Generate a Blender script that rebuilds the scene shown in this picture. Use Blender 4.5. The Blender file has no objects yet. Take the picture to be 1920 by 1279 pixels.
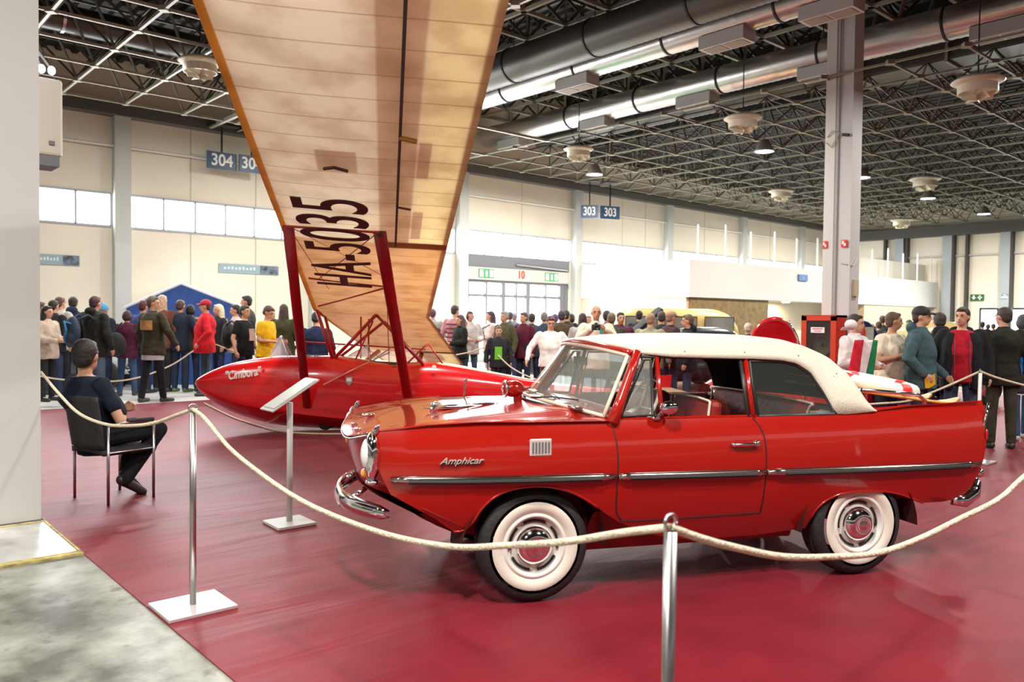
import bpy, bmesh, math, random
from mathutils import Vector as V, Matrix, Euler
random.seed(7)
SC = bpy.context.scene
COL = SC.collection
# ------------------------------------------------------------------ camera
CF = 1520.0; CH = 1.58; CA = math.radians(41.47)
RX = V((math.cos(CA), -math.sin(CA), 0)); FX = V((math.sin(CA), math.cos(CA), 0)); ZZ = V((0, 0, 1))
_p = math.atan(42.5 / CF); _h = .011
_fw = FX * math.cos(_p) - ZZ * math.sin(_p); _u0 = FX * math.sin(_p) + ZZ * math.cos(_p)
_up = _u0 * math.cos(_h) - RX * math.sin(_h); _rt = RX * math.cos(_h) + _u0 * math.sin(_h)
cd = bpy.data.cameras.new('camera'); cam = bpy.data.objects.new('camera', cd); COL.objects.link(cam)
cd.sensor_width = 36; cd.sensor_fit = 'HORIZONTAL'; cd.lens = CF / 1920 * 36; cd.clip_start = .05; cd.clip_end = 300
cam.matrix_world = Matrix(((_rt.x, _up.x, -_fw.x, 0), (_rt.y, _up.y, -_fw.y, 0), (_rt.z, _up.z, -_fw.z, CH), (0, 0, 0, 1)))
cd.dof.use_dof = True; cd.dof.focus_distance = 6.0; cd.dof.aperture_fstop = 3.2
SC.camera = cam
def rf(r, f, z=0): return RX * r + FX * f + ZZ * z
# ------------------------------------------------------------------ world, light, exposure
w = bpy.data.worlds.new('world'); SC.world = w; w.use_nodes = True
w.node_tree.nodes['Background'].inputs[0].default_value = (.95, .97, 1, 1)
w.node_tree.nodes['Background'].inputs[1].default_value = 1.0
SC.view_settings.view_transform = 'Standard'; SC.view_settings.look = 'None'
SC.view_settings.gamma = 1; SC.view_settings.use_curve_mapping = False
SC.view_settings.exposure = 0.22
SC.cycles.use_denoising = True
SC.cycles.max_bounces = 7; SC.cycles.diffuse_bounces = 3; SC.cycles.glossy_bounces = 4; SC.cycles.transmission_bounces = 6
SC.cycles.transparent_max_bounces = 10; SC.cycles.sample_clamp_indirect = 6; SC.cycles.caustics_reflective = False
SC.cycles.caustics_refractive = False
WIN_E = 9.0      # daylight in the window panes
LAMP_W = 330     # each high bay lamp
def area(name, loc, rot, sx, sy, power, col=(1, 1, 1)):
    l = bpy.data.lights.new(name, 'AREA'); l.shape = 'RECTANGLE'; l.size = sx; l.size_y = sy; l.energy = power; l.color = col
    o = bpy.data.objects.new(name, l); o.location = loc; o.rotation_euler = rot; COL.objects.link(o); return o
PI = math.pi
# daylight that comes in through the window bands and gates of the hall
area('daylight_north', (10.5, 19.1, 3.6), (math.radians(-80), 0, 0), 17, 1.0, 520, (.95, .97, 1))
# ------------------------------------------------------------------ materials
MATS = {}
def mat(name, col, rough=.5, metal=0, coat=0, spec=.5, trans=0, emis=None, es=1, alpha=1, bump=0, bscale=20, var=0, vscale=5, sheen=0, sub=0):
    if name in MATS: return MATS[name]
    m = bpy.data.materials.new(name); m.use_nodes = True; nt = m.node_tree; b = nt.nodes['Principled BSDF']
    b.inputs['Base Color'].default_value = (*col, 1); b.inputs['Roughness'].default_value = rough
    b.inputs['Metallic'].default_value = metal; b.inputs['Coat Weight'].default_value = coat; b.inputs['Coat Roughness'].default_value = .04
    b.inputs['Specular IOR Level'].default_value = spec; b.inputs['Transmission Weight'].default_value = trans
    b.inputs['Alpha'].default_value = alpha; b.inputs['Sheen Weight'].default_value = sheen
    if emis: b.inputs['Emission Color'].default_value = (*emis, 1); b.inputs['Emission Strength'].default_value = es
    tc = nt.nodes.new('ShaderNodeTexCoord')
    if bump:
        n = nt.nodes.new('ShaderNodeTexNoise'); n.inputs['Scale'].default_value = bscale; n.inputs['Detail'].default_value = 4
        k = nt.nodes.new('ShaderNodeBump'); k.inputs['Strength'].default_value = bump; k.inputs['Distance'].default_value = .02
        nt.links.new(tc.outputs['Object'], n.inputs['Vector']); nt.links.new(n.outputs['Fac'], k.inputs['Height']); nt.links.new(k.outputs['Normal'], b.inputs['Normal'])
    if var:
        n = nt.nodes.new('ShaderNodeTexNoise'); n.inputs['Scale'].default_value = vscale; n.inputs['Detail'].default_value = 6
        r = nt.nodes.new('ShaderNodeValToRGB')
        r.color_ramp.elements[0].position = .3; r.color_ramp.elements[1].position = .7
        r.color_ramp.elements[0].color = (*[c * (1 - var) for c in col], 1); r.color_ramp.elements[1].color = (*[min(1, c * (1 + var)) for c in col], 1)
        nt.links.new(tc.outputs['Object'], n.inputs['Vector']); nt.links.new(n.outputs['Fac'], r.inputs['Fac']); nt.links.new(r.outputs['Color'], b.inputs['Base Color'])
    MATS[name] = m; return m
def cloth(c, k=0):
    return mat('cloth_%02x%02x%02x' % tuple(int(min(1, v) * 255) for v in c) + ('k' if k else ''), c, .85, var=.25, vscale=9, bump=.35, bscale=14, spec=.25)
def srgb(r, g, b): return tuple(((v / 255 + .055) / 1.055) ** 2.4 if v > 10 else v / 255 / 12.92 for v in (r, g, b))
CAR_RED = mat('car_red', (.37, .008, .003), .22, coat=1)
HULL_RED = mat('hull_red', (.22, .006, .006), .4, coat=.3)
PLANE_RED = mat('plane_red', (.62, .006, .008), .25, coat=.9)
STRUT_RED = mat('strut_red', (.42, .008, .015), .35, coat=.4)
CHROME = mat('chrome', (.82, .82, .84), .08, 1)
STEEL = mat('steel', (.5, .5, .52), .3, 1)
GALV = mat('galvanised', (.62, .60, .58), .28, .9, bump=.3, bscale=6)
DARKDUCT = mat('dark_duct', (.10, .095, .085), .4, .7)
WHITE = mat('white_paint', (.8, .78, .74), .45)
CREAM = mat('cream_vinyl', (.60, .56, .46), .6, bump=.15, bscale=60)
BLACK = mat('black_rubber', (.02, .02, .02), .6, bump=.1, bscale=50)
DARK = mat('dark_trim', (.015, .015, .017), .5)
DGLASS = mat('shaded_glass', (.10, .12, .11), .03, trans=.3, alpha=.30)
GLASS = mat('clear_glass', (.42, .47, .43), .03, trans=.3, alpha=.38)
ROPE = mat('cream_rope', (.72, .62, .46), .85, bump=.8, bscale=90)
SKIN = mat('skin', (.58, .31, .20), .55, var=.12, vscale=6)
SKIN2 = mat('skin_tan', (.48, .24, .14), .55, var=.12, vscale=6)
PANEL_W = mat('grey_white_panel', (.62, .62, .58), .5)
# ------------------------------------------------------------------ mesh helpers
class MB:
    def __init__(s): s.v = []; s.f = []; s.uv = None
    def add(s, vs, fs):
        n = len(s.v); s.v += [tuple(v) for v in vs]; s.f += [tuple(i + n for i in f) for f in fs]; return s
    def box(s, c, d, rot=None):
        hx, hy, hz = d[0] / 2, d[1] / 2, d[2] / 2; c = V(c); vs = []
        for x, y, z in ((-1,-1,-1),(1,-1,-1),(1,1,-1),(-1,1,-1),(-1,-1,1),(1,-1,1),(1,1,1),(-1,1,1)):
            p = V((x * hx, y * hy, z * hz)); p = rot @ p if rot is not None else p; vs.append(c + p)
        return s.add(vs, [(0,3,2,1),(4,5,6,7),(0,1,5,4),(1,2,6,5),(2,3,7,6),(3,0,4,7)])
    def b2(s, lo, hi): return s.box([(a + b) / 2 for a, b in zip(lo, hi)], [abs(b - a) for a, b in zip(lo, hi)])
    def tube(s, path, r, seg=8, cap=True, flat=1, upv=None):
        P = [V(p) for p in path]; n = len(P); rings = []; prev = None
        R = r if isinstance(r, (list, tuple)) else [r] * n
        for i, p in enumerate(P):
            t = (P[min(i + 1, n - 1)] - P[max(i - 1, 0)])
            t = t.normalized() if t.length > 1e-9 else ZZ
            if prev is None:
                a = V(upv) if upv else (ZZ if abs(t.z) < .9 else V((0, 1, 0)))
            else: a = prev
            a = (a - t * a.dot(t)); a = a.normalized() if a.length > 1e-6 else t.orthogonal().normalized()
            b = t.cross(a); prev = a
            rings.append([p + (a * math.cos(2 * PI * k / seg) * R[i] * flat + b * math.sin(2 * PI * k / seg) * R[i]) for k in range(seg)])
        vs = [v for r_ in rings for v in r_]; fs = []
        for i in range(n - 1):
            for k in range(seg):
                a = i * seg + k; b = i * seg + (k + 1) % seg; fs.append((a, b, b + seg, a + seg))
        if cap: fs.append(tuple(range(seg - 1, -1, -1))); fs.append(tuple((n - 1) * seg + k for k in range(seg)))
        return s.add(vs, fs)
    def cap(s, p, q, r0, r1=None, seg=10):           # tapered capsule
        p = V(p); q = V(q); r1 = r0 if r1 is None else r1; d = (q - p); L = d.length
        d = d.normalized() if L > 1e-6 else ZZ; path = []; R = []
        for k in range(4): a = PI / 2 * (k / 4); path.append(p - d * r0 * math.cos(a)); R.append(max(.0008, r0 * math.sin(a)))
        path.append(p); R.append(r0); path.append(q); R.append(r1)
        for k in range(1, 5): a = PI / 2 * (k / 4); path.append(q + d * r1 * math.sin(a)); R.append(max(.0008, r1 * math.cos(a)))
        return s.tube(path, R, seg)
    def ell(s, c, r, rot=None, nu=14, nv=9):
        c = V(c); vs = [];
        for i in range(1, nv):
            a = PI * i / nv
            for j in range(nu):
                b = 2 * PI * j / nu; p = V((r[0] * math.sin(a) * math.cos(b), r[1] * math.sin(a) * math.sin(b), r[2] * math.cos(a)))
                vs.append(c + (rot @ p if rot is not None else p))
        t = V((0, 0, r[2])); t2 = -t
        if rot is not None: t = rot @ t; t2 = rot @ t2
        vs += [c + t, c + t2]; T = len(vs) - 2; fs = []
        for i in range(nv - 2):
            for j in range(nu):
                a = i * nu + j; b = i * nu + (j + 1) % nu; fs.append((a, a + nu, b + nu, b))
        for j in range(nu):
            fs.append((T, j, (j + 1) % nu)); a = (nv - 2) * nu; fs.append((T + 1, a + (j + 1) % nu, a + j))
        return s.add(vs, fs)
    def loft(s, rings, seg=16, cap=True):            # rings: (cx, cy, z, rx, ry)
        vs = []; fs = []
        for cx, cy, z, rx, ry in rings:
            for k in range(seg):
                a = 2 * PI * k / seg; vs.append((cx + rx * math.cos(a), cy + ry * math.sin(a), z))
        n = len(rings)
        for i in range(n - 1):
            for k in range(seg):
                a = i * seg + k; b = i * seg + (k + 1) % seg; fs.append((a, b, b + seg, a + seg))
        if cap: fs.append(tuple(range(seg - 1, -1, -1))); fs.append(tuple((n - 1) * seg + k for k in range(seg)))
        return s.add(vs, fs)
    def lathe(s, prof, c=(0, 0, 0), axis='z', seg=32):   # prof: (radius, height)
        c = V(c); vs = []; fs = []; n = len(prof)
        for r, h in prof:
            for k in range(seg):
                a = 2 * PI * k / seg; x, y = r * math.cos(a), r * math.sin(a)
                vs.append(c + (V((x, y, h)) if axis == 'z' else V((x, h, y)) if axis == 'y' else V((h, x, y))))
        for i in range(n - 1):
            for k in range(seg):
                a = i * seg + k; b = i * seg + (k + 1) % seg; fs.append((a, b, b + seg, a + seg))
        return s.add(vs, fs)
    def prism(s, pts, a, b, axis='y'):               # outline pts (2D) extruded between a and b
        n = len(pts)
        def q(p, t): return (p[0], t, p[1]) if axis == 'y' else (t, p[0], p[1]) if axis == 'x' else (p[0], p[1], t)
        vs = [q(p, a) for p in pts] + [q(p, b) for p in pts]
        fs = [tuple(range(n - 1, -1, -1)), tuple(range(n, 2 * n))] + [(i, (i + 1) % n, n + (i + 1) % n, n + i) for i in range(n)]
        return s.add(vs, fs)
    def grid(s, fn, nu, nv):
        vs = [fn(i / nu, j / nv) for i in range(nu + 1) for j in range(nv + 1)]; fs = []
        for i in range(nu):
            for j in range(nv):
                a = i * (nv + 1) + j; fs.append((a, a + 1, a + nv + 2, a + nv + 1))
        return s.add(vs, fs)
    def build(s, name, m, parent=None, smooth=False, mods=(), bevel=0, loc=None, rotz=None, m2=None, recalc=True):
        me = bpy.data.meshes.new(name); me.from_pydata(s.v, [], s.f); me.materials.append(m)
        if m2: me.materials.append(m2)
        if recalc:
            bm = bmesh.new(); bm.from_mesh(me); bmesh.ops.recalc_face_normals(bm, faces=bm.faces); bm.to_mesh(me); bm.free()
        o = bpy.data.objects.new(name, me); COL.objects.link(o)
        if parent: o.parent = parent
        if loc is not None: o.location = loc
        if rotz is not None: o.rotation_euler = (0, 0, rotz)
        if smooth:
            me.shade_smooth()
        if bevel:
            md = o.modifiers.new('bevel', 'BEVEL'); md.width = bevel; md.segments = 2; md.limit_method = 'ANGLE'
        for k, args in mods:
            md = o.modifiers.new(k.lower(), k)
            for a, v_ in args.items(): setattr(md, a, v_)
        return o
def remesh(vox, it=4, fac=.5): return [('REMESH', dict(mode='VOXEL', voxel_size=vox, use_smooth_shade=True)), ('SMOOTH', dict(iterations=it, factor=fac))]
def tag(o, label, cat, group=None, kind=None):
    if label: o['label'] = label
    if cat: o['category'] = cat
    if group: o['group'] = group
    if kind: o['kind'] = kind
    return o
def struct(o): o['kind'] = 'structure'; return o
def empty(name, loc, rotz=0, label=None, cat=None, group=None):
    o = bpy.data.objects.new(name, None); COL.objects.link(o); o.location = loc; o.rotation_euler = (0, 0, rotz); o.empty_display_size = .1
    return tag(o, label, cat, group)
def text(name, s, size, m, parent, mw, ext=.002, sx=1, shear=0, bold=0, align='CENTER'):
    c = bpy.data.curves.new(name, 'FONT'); c.body = s; c.size = size; c.extrude = ext; c.align_x = align; c.align_y = 'CENTER'; c.shear = shear; c.offset = bold
    o = bpy.data.objects.new(name, c); COL.objects.link(o)
    bpy.context.view_layer.update()
    me = bpy.data.meshes.new_from_object(o.evaluated_get(bpy.context.evaluated_depsgraph_get()))
    bpy.data.objects.remove(o); me.transform(Matrix.Diagonal((sx, 1, 1, 1))); me.materials.clear(); me.materials.append(m); me.name = name
    o = bpy.data.objects.new(name, me); COL.objects.link(o)
    if parent: o.parent = parent
    o.matrix_local = mw; return o
def frame(o, x, y):                                   # matrix from origin, x dir, y dir
    o, x, y = V(o), V(x).normalized(), V(y); y = (y - x * y.dot(x)).normalized(); z = x.cross(y)
    return Matrix(((x.x, y.x, z.x, o.x), (x.y, y.y, z.y, o.y), (x.z, y.z, z.z, o.z), (0, 0, 0, 1)))
def lerp(a, b, t): return a + (b - a) * t
def curve(pts, x):                                    # piecewise linear with smoothing
    if x <= pts[0][0]: return pts[0][1]
    for (a, p), (b, q) in zip(pts, pts[1:]):
        if x <= b: t = (x - a) / (b - a); return p + (q - p) * t
    return pts[-1][1]
def spline(pts, n=8):                                 # catmull-rom
    P = [V(p) for p in pts]; out = []
    for i in range(len(P) - 1):
        a = P[max(i - 1, 0)]; b = P[i]; c = P[i + 1]; d = P[min(i + 2, len(P) - 1)]
        for k in range(n):
            t = k / n; out.append(.5 * ((2 * b) + (c - a) * t + (2 * a - 5 * b + 4 * c - d) * t * t + (3 * b - a - 3 * c + d) * t ** 3))
    out.append(P[-1]); return out
exec_parts = []
# ------------------------------------------------------------------ the hall
X0, X1, Y0, Y1 = -10.0, 38.5, -11.0, 19.4
def concrete():
    m = bpy.data.materials.new('worn_concrete'); m.use_nodes = True; nt = m.node_tree; b = nt.nodes['Principled BSDF']; L = nt.links.new
    tc = nt.nodes.new('ShaderNodeTexCoord'); n1 = nt.nodes.new('ShaderNodeTexNoise'); n1.inputs['Scale'].default_value = 1.6; n1.inputs['Detail'].default_value = 9; n1.inputs['Roughness'].default_value = .62
    n2 = nt.nodes.new('ShaderNodeTexNoise'); n2.inputs['Scale'].default_value = 7; n2.inputs['Detail'].default_value = 8
    r1 = nt.nodes.new('ShaderNodeValToRGB'); e = r1.color_ramp.elements
    e[0].position = .36; e[0].color = (*srgb(66, 66, 54), 1); e[1].position = .6; e[1].color = (*srgb(152, 154, 144), 1)
    r2 = nt.nodes.new('ShaderNodeValToRGB'); e = r2.color_ramp.elements; e[0].position = .28; e[0].color = (.25, .2, .14, 1); e[1].position = .38; e[1].color = (1, 1, 1, 1)
    mx = nt.nodes.new('ShaderNodeMixRGB'); mx.blend_type = 'MULTIPLY'; mx.inputs[0].default_value = 1
    rr = nt.nodes.new('ShaderNodeMapRange'); rr.inputs[3].default_value = .22; rr.inputs[4].default_value = .55
    bp = nt.nodes.new('ShaderNodeBump'); bp.inputs['Strength'].default_value = .25; bp.inputs['Distance'].default_value = .02
    L(tc.outputs['Object'], n1.inputs['Vector']); L(tc.outputs['Object'], n2.inputs['Vector']); L(n1.outputs['Fac'], r1.inputs[0]); L(n2.outputs['Fac'], r2.inputs[0])
    L(r1.outputs[0], mx.inputs[1]); L(r2.outputs[0], mx.inputs[2]); L(mx.outputs[0], b.inputs['Base Color']); L(n2.outputs['Fac'], rr.inputs[0]); L(rr.outputs[0], b.inputs['Roughness'])
    L(n1.outputs['Fac'], bp.inputs['Height']); L(bp.outputs[0], b.inputs['Normal']); return m
def carpet_mat():
    m = bpy.data.materials.new('red_carpet'); m.use_nodes = True; nt = m.node_tree; b = nt.nodes['Principled BSDF']; L = nt.links.new
    tc = nt.nodes.new('ShaderNodeTexCoord'); mp = nt.nodes.new('ShaderNodeMapping'); mp.inputs['Scale'].default_value = (.35, 1.9, 1); mp.inputs['Rotation'].default_value = (0, 0, math.radians(6))
    n1 = nt.nodes.new('ShaderNodeTexNoise'); n1.inputs['Scale'].default_value = 1.3; n1.inputs['Detail'].default_value = 3; n1.inputs['Distortion'].default_value = .5
    n2 = nt.nodes.new('ShaderNodeTexNoise'); n2.inputs['Scale'].default_value = 240; n2.inputs['Detail'].default_value = 2
    n3 = nt.nodes.new('ShaderNodeTexNoise'); n3.inputs['Scale'].default_value = 2.2; n3.inputs['Detail'].default_value = 5
    r = nt.nodes.new('ShaderNodeValToRGB'); e = r.color_ramp.elements; e[0].position = .3; e[0].color = (.14, .005, .011, 1); e[1].position = .7; e[1].color = (.20, .009, .020, 1)
    b1 = nt.nodes.new('ShaderNodeBump'); b1.inputs['Strength'].default_value = .5; b1.inputs['Distance'].default_value = .05
    b2 = nt.nodes.new('ShaderNodeBump'); b2.inputs['Strength'].default_value = .35; b2.inputs['Distance'].default_value = .004
    L(tc.outputs['Object'], mp.inputs[0]); L(mp.outputs[0], n1.inputs['Vector']); L(tc.outputs['Object'], n2.inputs['Vector']); L(tc.outputs['Object'], n3.inputs['Vector'])
    L(n3.outputs['Fac'], r.inputs[0]); L(r.outputs[0], b.inputs['Base Color']); L(n1.outputs['Fac'], b1.inputs['Height']); L(n2.outputs['Fac'], b2.inputs['Height'])
    L(b1.outputs[0], b2.inputs['Normal']); L(b2.outputs[0], b.inputs['Normal']); b.inputs['Roughness'].default_value = .46; b.inputs['Specular IOR Level'].default_value = .45; b.inputs['Specular Tint'].default_value = (1, .42, .50, 1)
    b.inputs['Sheen Weight'].default_value = .12; b.inputs['Sheen Roughness'].default_value = .4; b.inputs['Sheen Tint'].default_value = (1, .6, .65, 1)
    return m
struct(MB().b2((X0, Y0, -.2), (X1 + .5, Y1 + .5, 0)).build('floor', concrete()))
cp = MB().b2((1.40, -6, .0), (20.0, 14.95, .008)).build('carpet', carpet_mat())
pf = MB().b2((.5, 14.96, 0), (20.0, 19.35, .006)).build('floor_glare_sheet', mat('floor_glare', (.72, .72, .70), .35)); tag(pf, 'added pale sheet for the glare on the floor beyond the red carpet', 'glare sheet')  # bright glare on the bare floor, put in as a pale sheet
tag(cp, 'huge wine red exhibition carpet under the car and the glider', 'carpet')
g = MB().b2((9.6, 15.3, 0.007), (13.6, 18.4, .016)).build('green_carpet', mat('green_felt', (.03, .30, .09), .8)); tag(g, 'green felt mat on the floor behind the onlookers near the doors', 'carpet')
# pale stone plate at foot of left pillar
hp = empty('floor_hatch', (0, 0, 0), 0, 'pale metal floor hatch with worn yellow paint at the foot of the near pillar', 'hatch')
MB().b2((.86, 5.87, .001), (1.38, 6.85, .012)).build('hatch_plate', mat('hatch_plate', (.55, .56, .54), .3, .3, var=.3, vscale=4), hp)
fr = MB(); y = mat('worn_yellow', (.42, .34, .12), .6, var=.6, vscale=14)
fr.b2((.80, 5.80, 0), (1.40, 5.87, .015)).b2((.80, 6.85, 0), (1.40, 6.90, .015)).b2((.80, 5.87, 0), (.86, 6.85, .015)).b2((1.385, 5.87, 0), (1.40, 6.85, .015)); fr.build('hatch_frame', y, hp)
# walls
WALL = mat('cream_wall', (.82, .75, .62), .6, var=.04, vscale=.6)
wn = MB()
PL = [(x, x) for x in (5.45, 10.2, 15.0, 19.95, 24.95, 30.0, 34.8)]
wz0, wz1 = 3.52, 4.24
dx0, dx1 = 15.2, 19.65
wn.b2((X0, Y1, 0), (dx0, Y1 + .3, wz0)).b2((dx1, Y1, 0), (X1 + .3, Y1 + .3, wz0)).b2((dx0, Y1, 2.78), (dx1, Y1 + .3, 3.12)).b2((X0, Y1, wz1), (X1 + .3, Y1 + .3, 9.2))
struct(wn.build('wall_north', WALL))
struct(MB().b2((X1, Y0, 2.25), (X1 + .3, Y1 + .3, 9.2)).b2((X1, 12.95, 0), (X1 + .3, Y1 + .3, 2.25)).b2((X1, Y0, 0), (X1 + .3, 8.0, 2.25)).b2((X1, 11.75, 0), (X1 + .3, 12.12, 2.25)).build('wall_east', WALL))
DWALL = mat('shaded_wall', (.16, .14, .12), .7)  # unseen walls coloured dark, so the car reflects a dim hall
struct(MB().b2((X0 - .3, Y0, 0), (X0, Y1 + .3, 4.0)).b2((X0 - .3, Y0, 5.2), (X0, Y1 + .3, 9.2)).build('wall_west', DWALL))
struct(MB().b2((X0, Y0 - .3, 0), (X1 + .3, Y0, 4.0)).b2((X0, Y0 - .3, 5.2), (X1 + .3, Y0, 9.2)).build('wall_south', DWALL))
# window panes: over-bright daylight
PANE = mat('bright_window_pane', (.9, .95, 1), .3, emis=(.93, .97, 1), es=WIN_E)
WFR = mat('window_frame_grey', (.42, .44, .50), .5)
edges = [1.0, 5.25, 5.65, 10.0, 10.4, 14.8, 15.2, 19.7, 20.2, 24.7, 25.2, 29.75, 30.25, 34.55, 35.05, 38.5]
bays = [(edges[i], edges[i + 1]) for i in range(0, len(edges), 2)]
for i, (a, b) in enumerate(bays):
    wf = MB(); n = 6
    for k in range(n + 1):
        x = lerp(a, b, k / n); wf.b2((x - .02, Y1 - .03, wz0), (x + .02, Y1 + .05, wz1))
    wf.b2((a, Y1 - .03, wz0 - .03), (b, Y1 + .05, wz0 + .02)).b2((a, Y1 - .03, wz1 - .02), (b, Y1 + .05, wz1 + .03))
    o = struct(wf.build('window_%d' % (i + 1), WFR)); MB().b2((a, Y1 + .06, wz0), (b, Y1 + .1, wz1)).build('pane', PANE, o)
o = struct(MB().b2((X0 - .25, Y0, 4.0), (X0 - .2, Y1, 5.2)).build('window_20', mat('added_glow', (.8, .8, .8), .5, emis=(1, .98, .95), es=.35)))  # unseen glowing strips, added behind the camera for reflections and fill
o = struct(MB().b2((X0, Y0 - .25, 4.0), (X1, Y0 - .2, 5.2)).build('window_21', MATS['added_glow']))
# panel joints and wall conduits
j = MB(); JM = mat('joint_line', (.55, .50, .40), .7)
for x in (2.9, 7.0, 8.6, 12.6, 17.5, 22.4, 23.7, 27.4, 32.3): j.b2((x - .012, Y1 - .006, .1), (x + .012, Y1, wz0 - .03)).b2((x - .012, Y1 - .006, wz1 + .03), (x + .012, Y1, 6.2))
struct(j.build('trim_1', JM))
struct(MB().tube([(X0, Y1 - .12, 5.28), (X1, Y1 - .12, 5.28)], .03, 6).build('trim_2', mat('pale_pipe', (.75, .73, .68), .5)))
CGREY = mat('wall_column_grey', (.55, .57, .55), .5)
wc = MB()
for x, _ in PL: wc.b2((x - .17, Y1 - .22, 0), (x + .17, Y1, 6.1))
struct(wc.build('trim_3', CGREY))
struct(MB().b2((X0, Y1 - .3, 5.93), (X1, Y1, 6.15)).b2((X1 - .35, Y0, 5.45), (X1, Y1, 5.9)).build('trim_4', mat('edge_beam', (.10, .095, .085), .6)))
# east wall columns, conduit, dark openings
ec = MB(); 
for y in (16.35, 14.25, 11.95, 8.5, 5.0): ec.b2((X1 - .25, y - .2, 0), (X1, y + .2, 5.6))
struct(ec.build('trim_5', mat('blue_grey_column', (.38, .42, .44), .5)))
struct(MB().tube([(X1 - .1, Y0, 4.55), (X1 - .1, Y1, 4.55)], .035, 6).build('trim_6', MATS['wall_column_grey']))
dj = MB()
for y in (17.0, 16.0, 14.0, 13.45, 11.7): dj.b2((X1 - .28, y - .05, 0), (X1 - .01, y + .05, 5.6))
struct(dj.build('trim_7', mat('dark_joint', (.06, .055, .05), .7)))
for k, (a, b) in enumerate(((12.12, 12.95), (8.0, 11.75))):
    o = MB(); o.b2((X1 - .02, a, 0), (X1 + .06, a + .06, 2.25)).b2((X1 - .02, b - .06, 0), (X1 + .06, b, 2.25)).b2((X1 - .02, a, 2.17), (X1 + .06, b, 2.25))
    d = struct(o.build('door_%d' % (k + 2), DARK)); MB().b2((X1 + .08, a, 0), (X1 + .1, b, 2.25)).build('pane', PANE, d)
# gate 10
dm = MB(); GREYM = mat('door_grey', (.16, .17, .19), .5)
dm.b2((dx0, Y1 - .05, 3.12), (dx1, Y1 + .1, wz0)).b2((dx0, Y1 - .04, 2.68), (dx1, Y1 + .08, 2.78)).b2((dx0, Y1 - .02, 2.24), (dx1, Y1 + .08, 2.32))
for x, w2 in ((15.3, .06), (16.75, .07), (17.8, .08), (19.35, .10), (16.05, .03), (17.3, .03), (18.6, .03), (19.55, .08)): dm.b2((x - w2, Y1 - .03, 0), (x + w2, Y1 + .08, 2.7))
d1 = struct(dm.build('door_1', GREYM)); MB().b2((dx0, Y1 + .12, 0), (dx1, Y1 + .15, 2.72)).build('pane', PANE, d1)
MB().tube([(17.2, Y1 - .1, 3.28), (19.5, Y1 - .1, 3.2), (19.6, Y1 - .1, 2.6)], .03, 6).build('door_rail', STEEL, d1)
# mezzanine office block
MZ = mat('mezzanine_white', (.66, .65, .61), .6); TAN = mat('tan_panel', (.72, .56, .38), .6)
mx = MB().b2((20.05, 14.7, 2.28), (X1, Y1, 3.4)); struct(mx.build('wall_mezzanine', MZ))
struct(MB().b2((20.1, 14.85, 0), (20.25, Y1, 2.28)).build('wall_office_side', TAN))
WOODP = mat('ochre_wood_panel', (.22, .14, .045), .55, var=.35, vscale=5)
struct(MB().b2((20.25, 14.8, 0), (24.6, 14.95, 2.28)).build('wall_office_wood', WOODP))
struct(MB().b2((24.6, 15.9, 0), (X1, 16.0, 2.28)).b2((24.5, 14.85, 0), (24.6, 16, 2.28)).build('wall_office_recess', mat('recess_cream', (.80, .72, .56), .6)))
struct(MB().b2((31.5, 14.75, 0), (36.2, 15.85, 2.28)).build('wall_office_tan', TAN))
rlp = empty('recess_lamp', (26.6, 15.3, 2.25), 0, 'round downlight glowing in the mezzanine recess left of the tall pillar', 'lamp')
MB().lathe([(0, 0), (.12, 0), (.14, .02), (.14, .03), (0, .03)], seg=20).build('diffuser', mat('downlight', (1, .9, .7), .4, emis=(1, .85, .6), es=12), rlp)
area('recess_light', (26.6, 15.3, 2.2), (0, 0, 0), .2, .2, 60, (1, .85, .62))
rl = MB()
for k in range(13): rl.b2((20.6 + k * 1.45, 14.8, 3.4), (20.65 + k * 1.45, 14.85, 4.5 + (k % 2) * .12))
struct(rl.build('trim_8', mat('rail_white', (.75, .75, .72), .5)))
struct(MB().b2((20.1, 15.2, 3.4), (X1, 15.25, 3.48)).b2((31.0, 15.25, 3.4), (X1, 15.3, 4.2)).build('trim_9', mat('handrail', (.6, .58, .5), .5)))
# free pillars
def pillar(x0, x1, y0, y1, label):
    e = empty('pillar', ((x0 + x1) / 2, (y0 + y1) / 2, 0), 0); tag(e, label, 'pillar')
    w_, h_ = (x1 - x0) / 2, (y1 - y0) / 2
    PM = mat('pillar_paint', (.60, .61, .60), .55, bump=.05, bscale=8)
    MB().b2((-w_, -h_, 0), (w_, h_, 8.7)).build('shaft', PM, e)
    s = MB(); s.b2((-w_ - .012, h_ * .25, 0), (-w_, h_, 8.7)).build('cover_plate', mat('pillar_plate', (.66, .66, .62), .5), e)
    t = MB()
    for k in range(250): t.b2((-w_ - .016, h_ * .02, 1.2 + k * .03), (-w_ - .012, h_ * .24, 1.206 + k * .03))
    t.b2((-w_ - .03, -.004 - h_ * .05, 0), (-w_ - .012, .012 - h_ * .05, 8.6)).build('cable_slots', mat('slot_grey', (.25, .25, .24), .6), e)
    return e
p1 = pillar(.96, 1.38, 6.93, 7.45, 'grey near pillar cut by the left edge of the view')
MB().b2((-.21, -.268, 0), (.21, -.26, .02)).build('foot_bead', GREYM, p1)
p2 = pillar(14.2, 14.56, 6.93, 7.44, 'tall pale grey pillar behind the convertible with two red fire signs')
SR = mat('sign_red', (.80, .04, .03), .4); SWH = mat('sign_white', (.9, .9, .88), .4)
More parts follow.
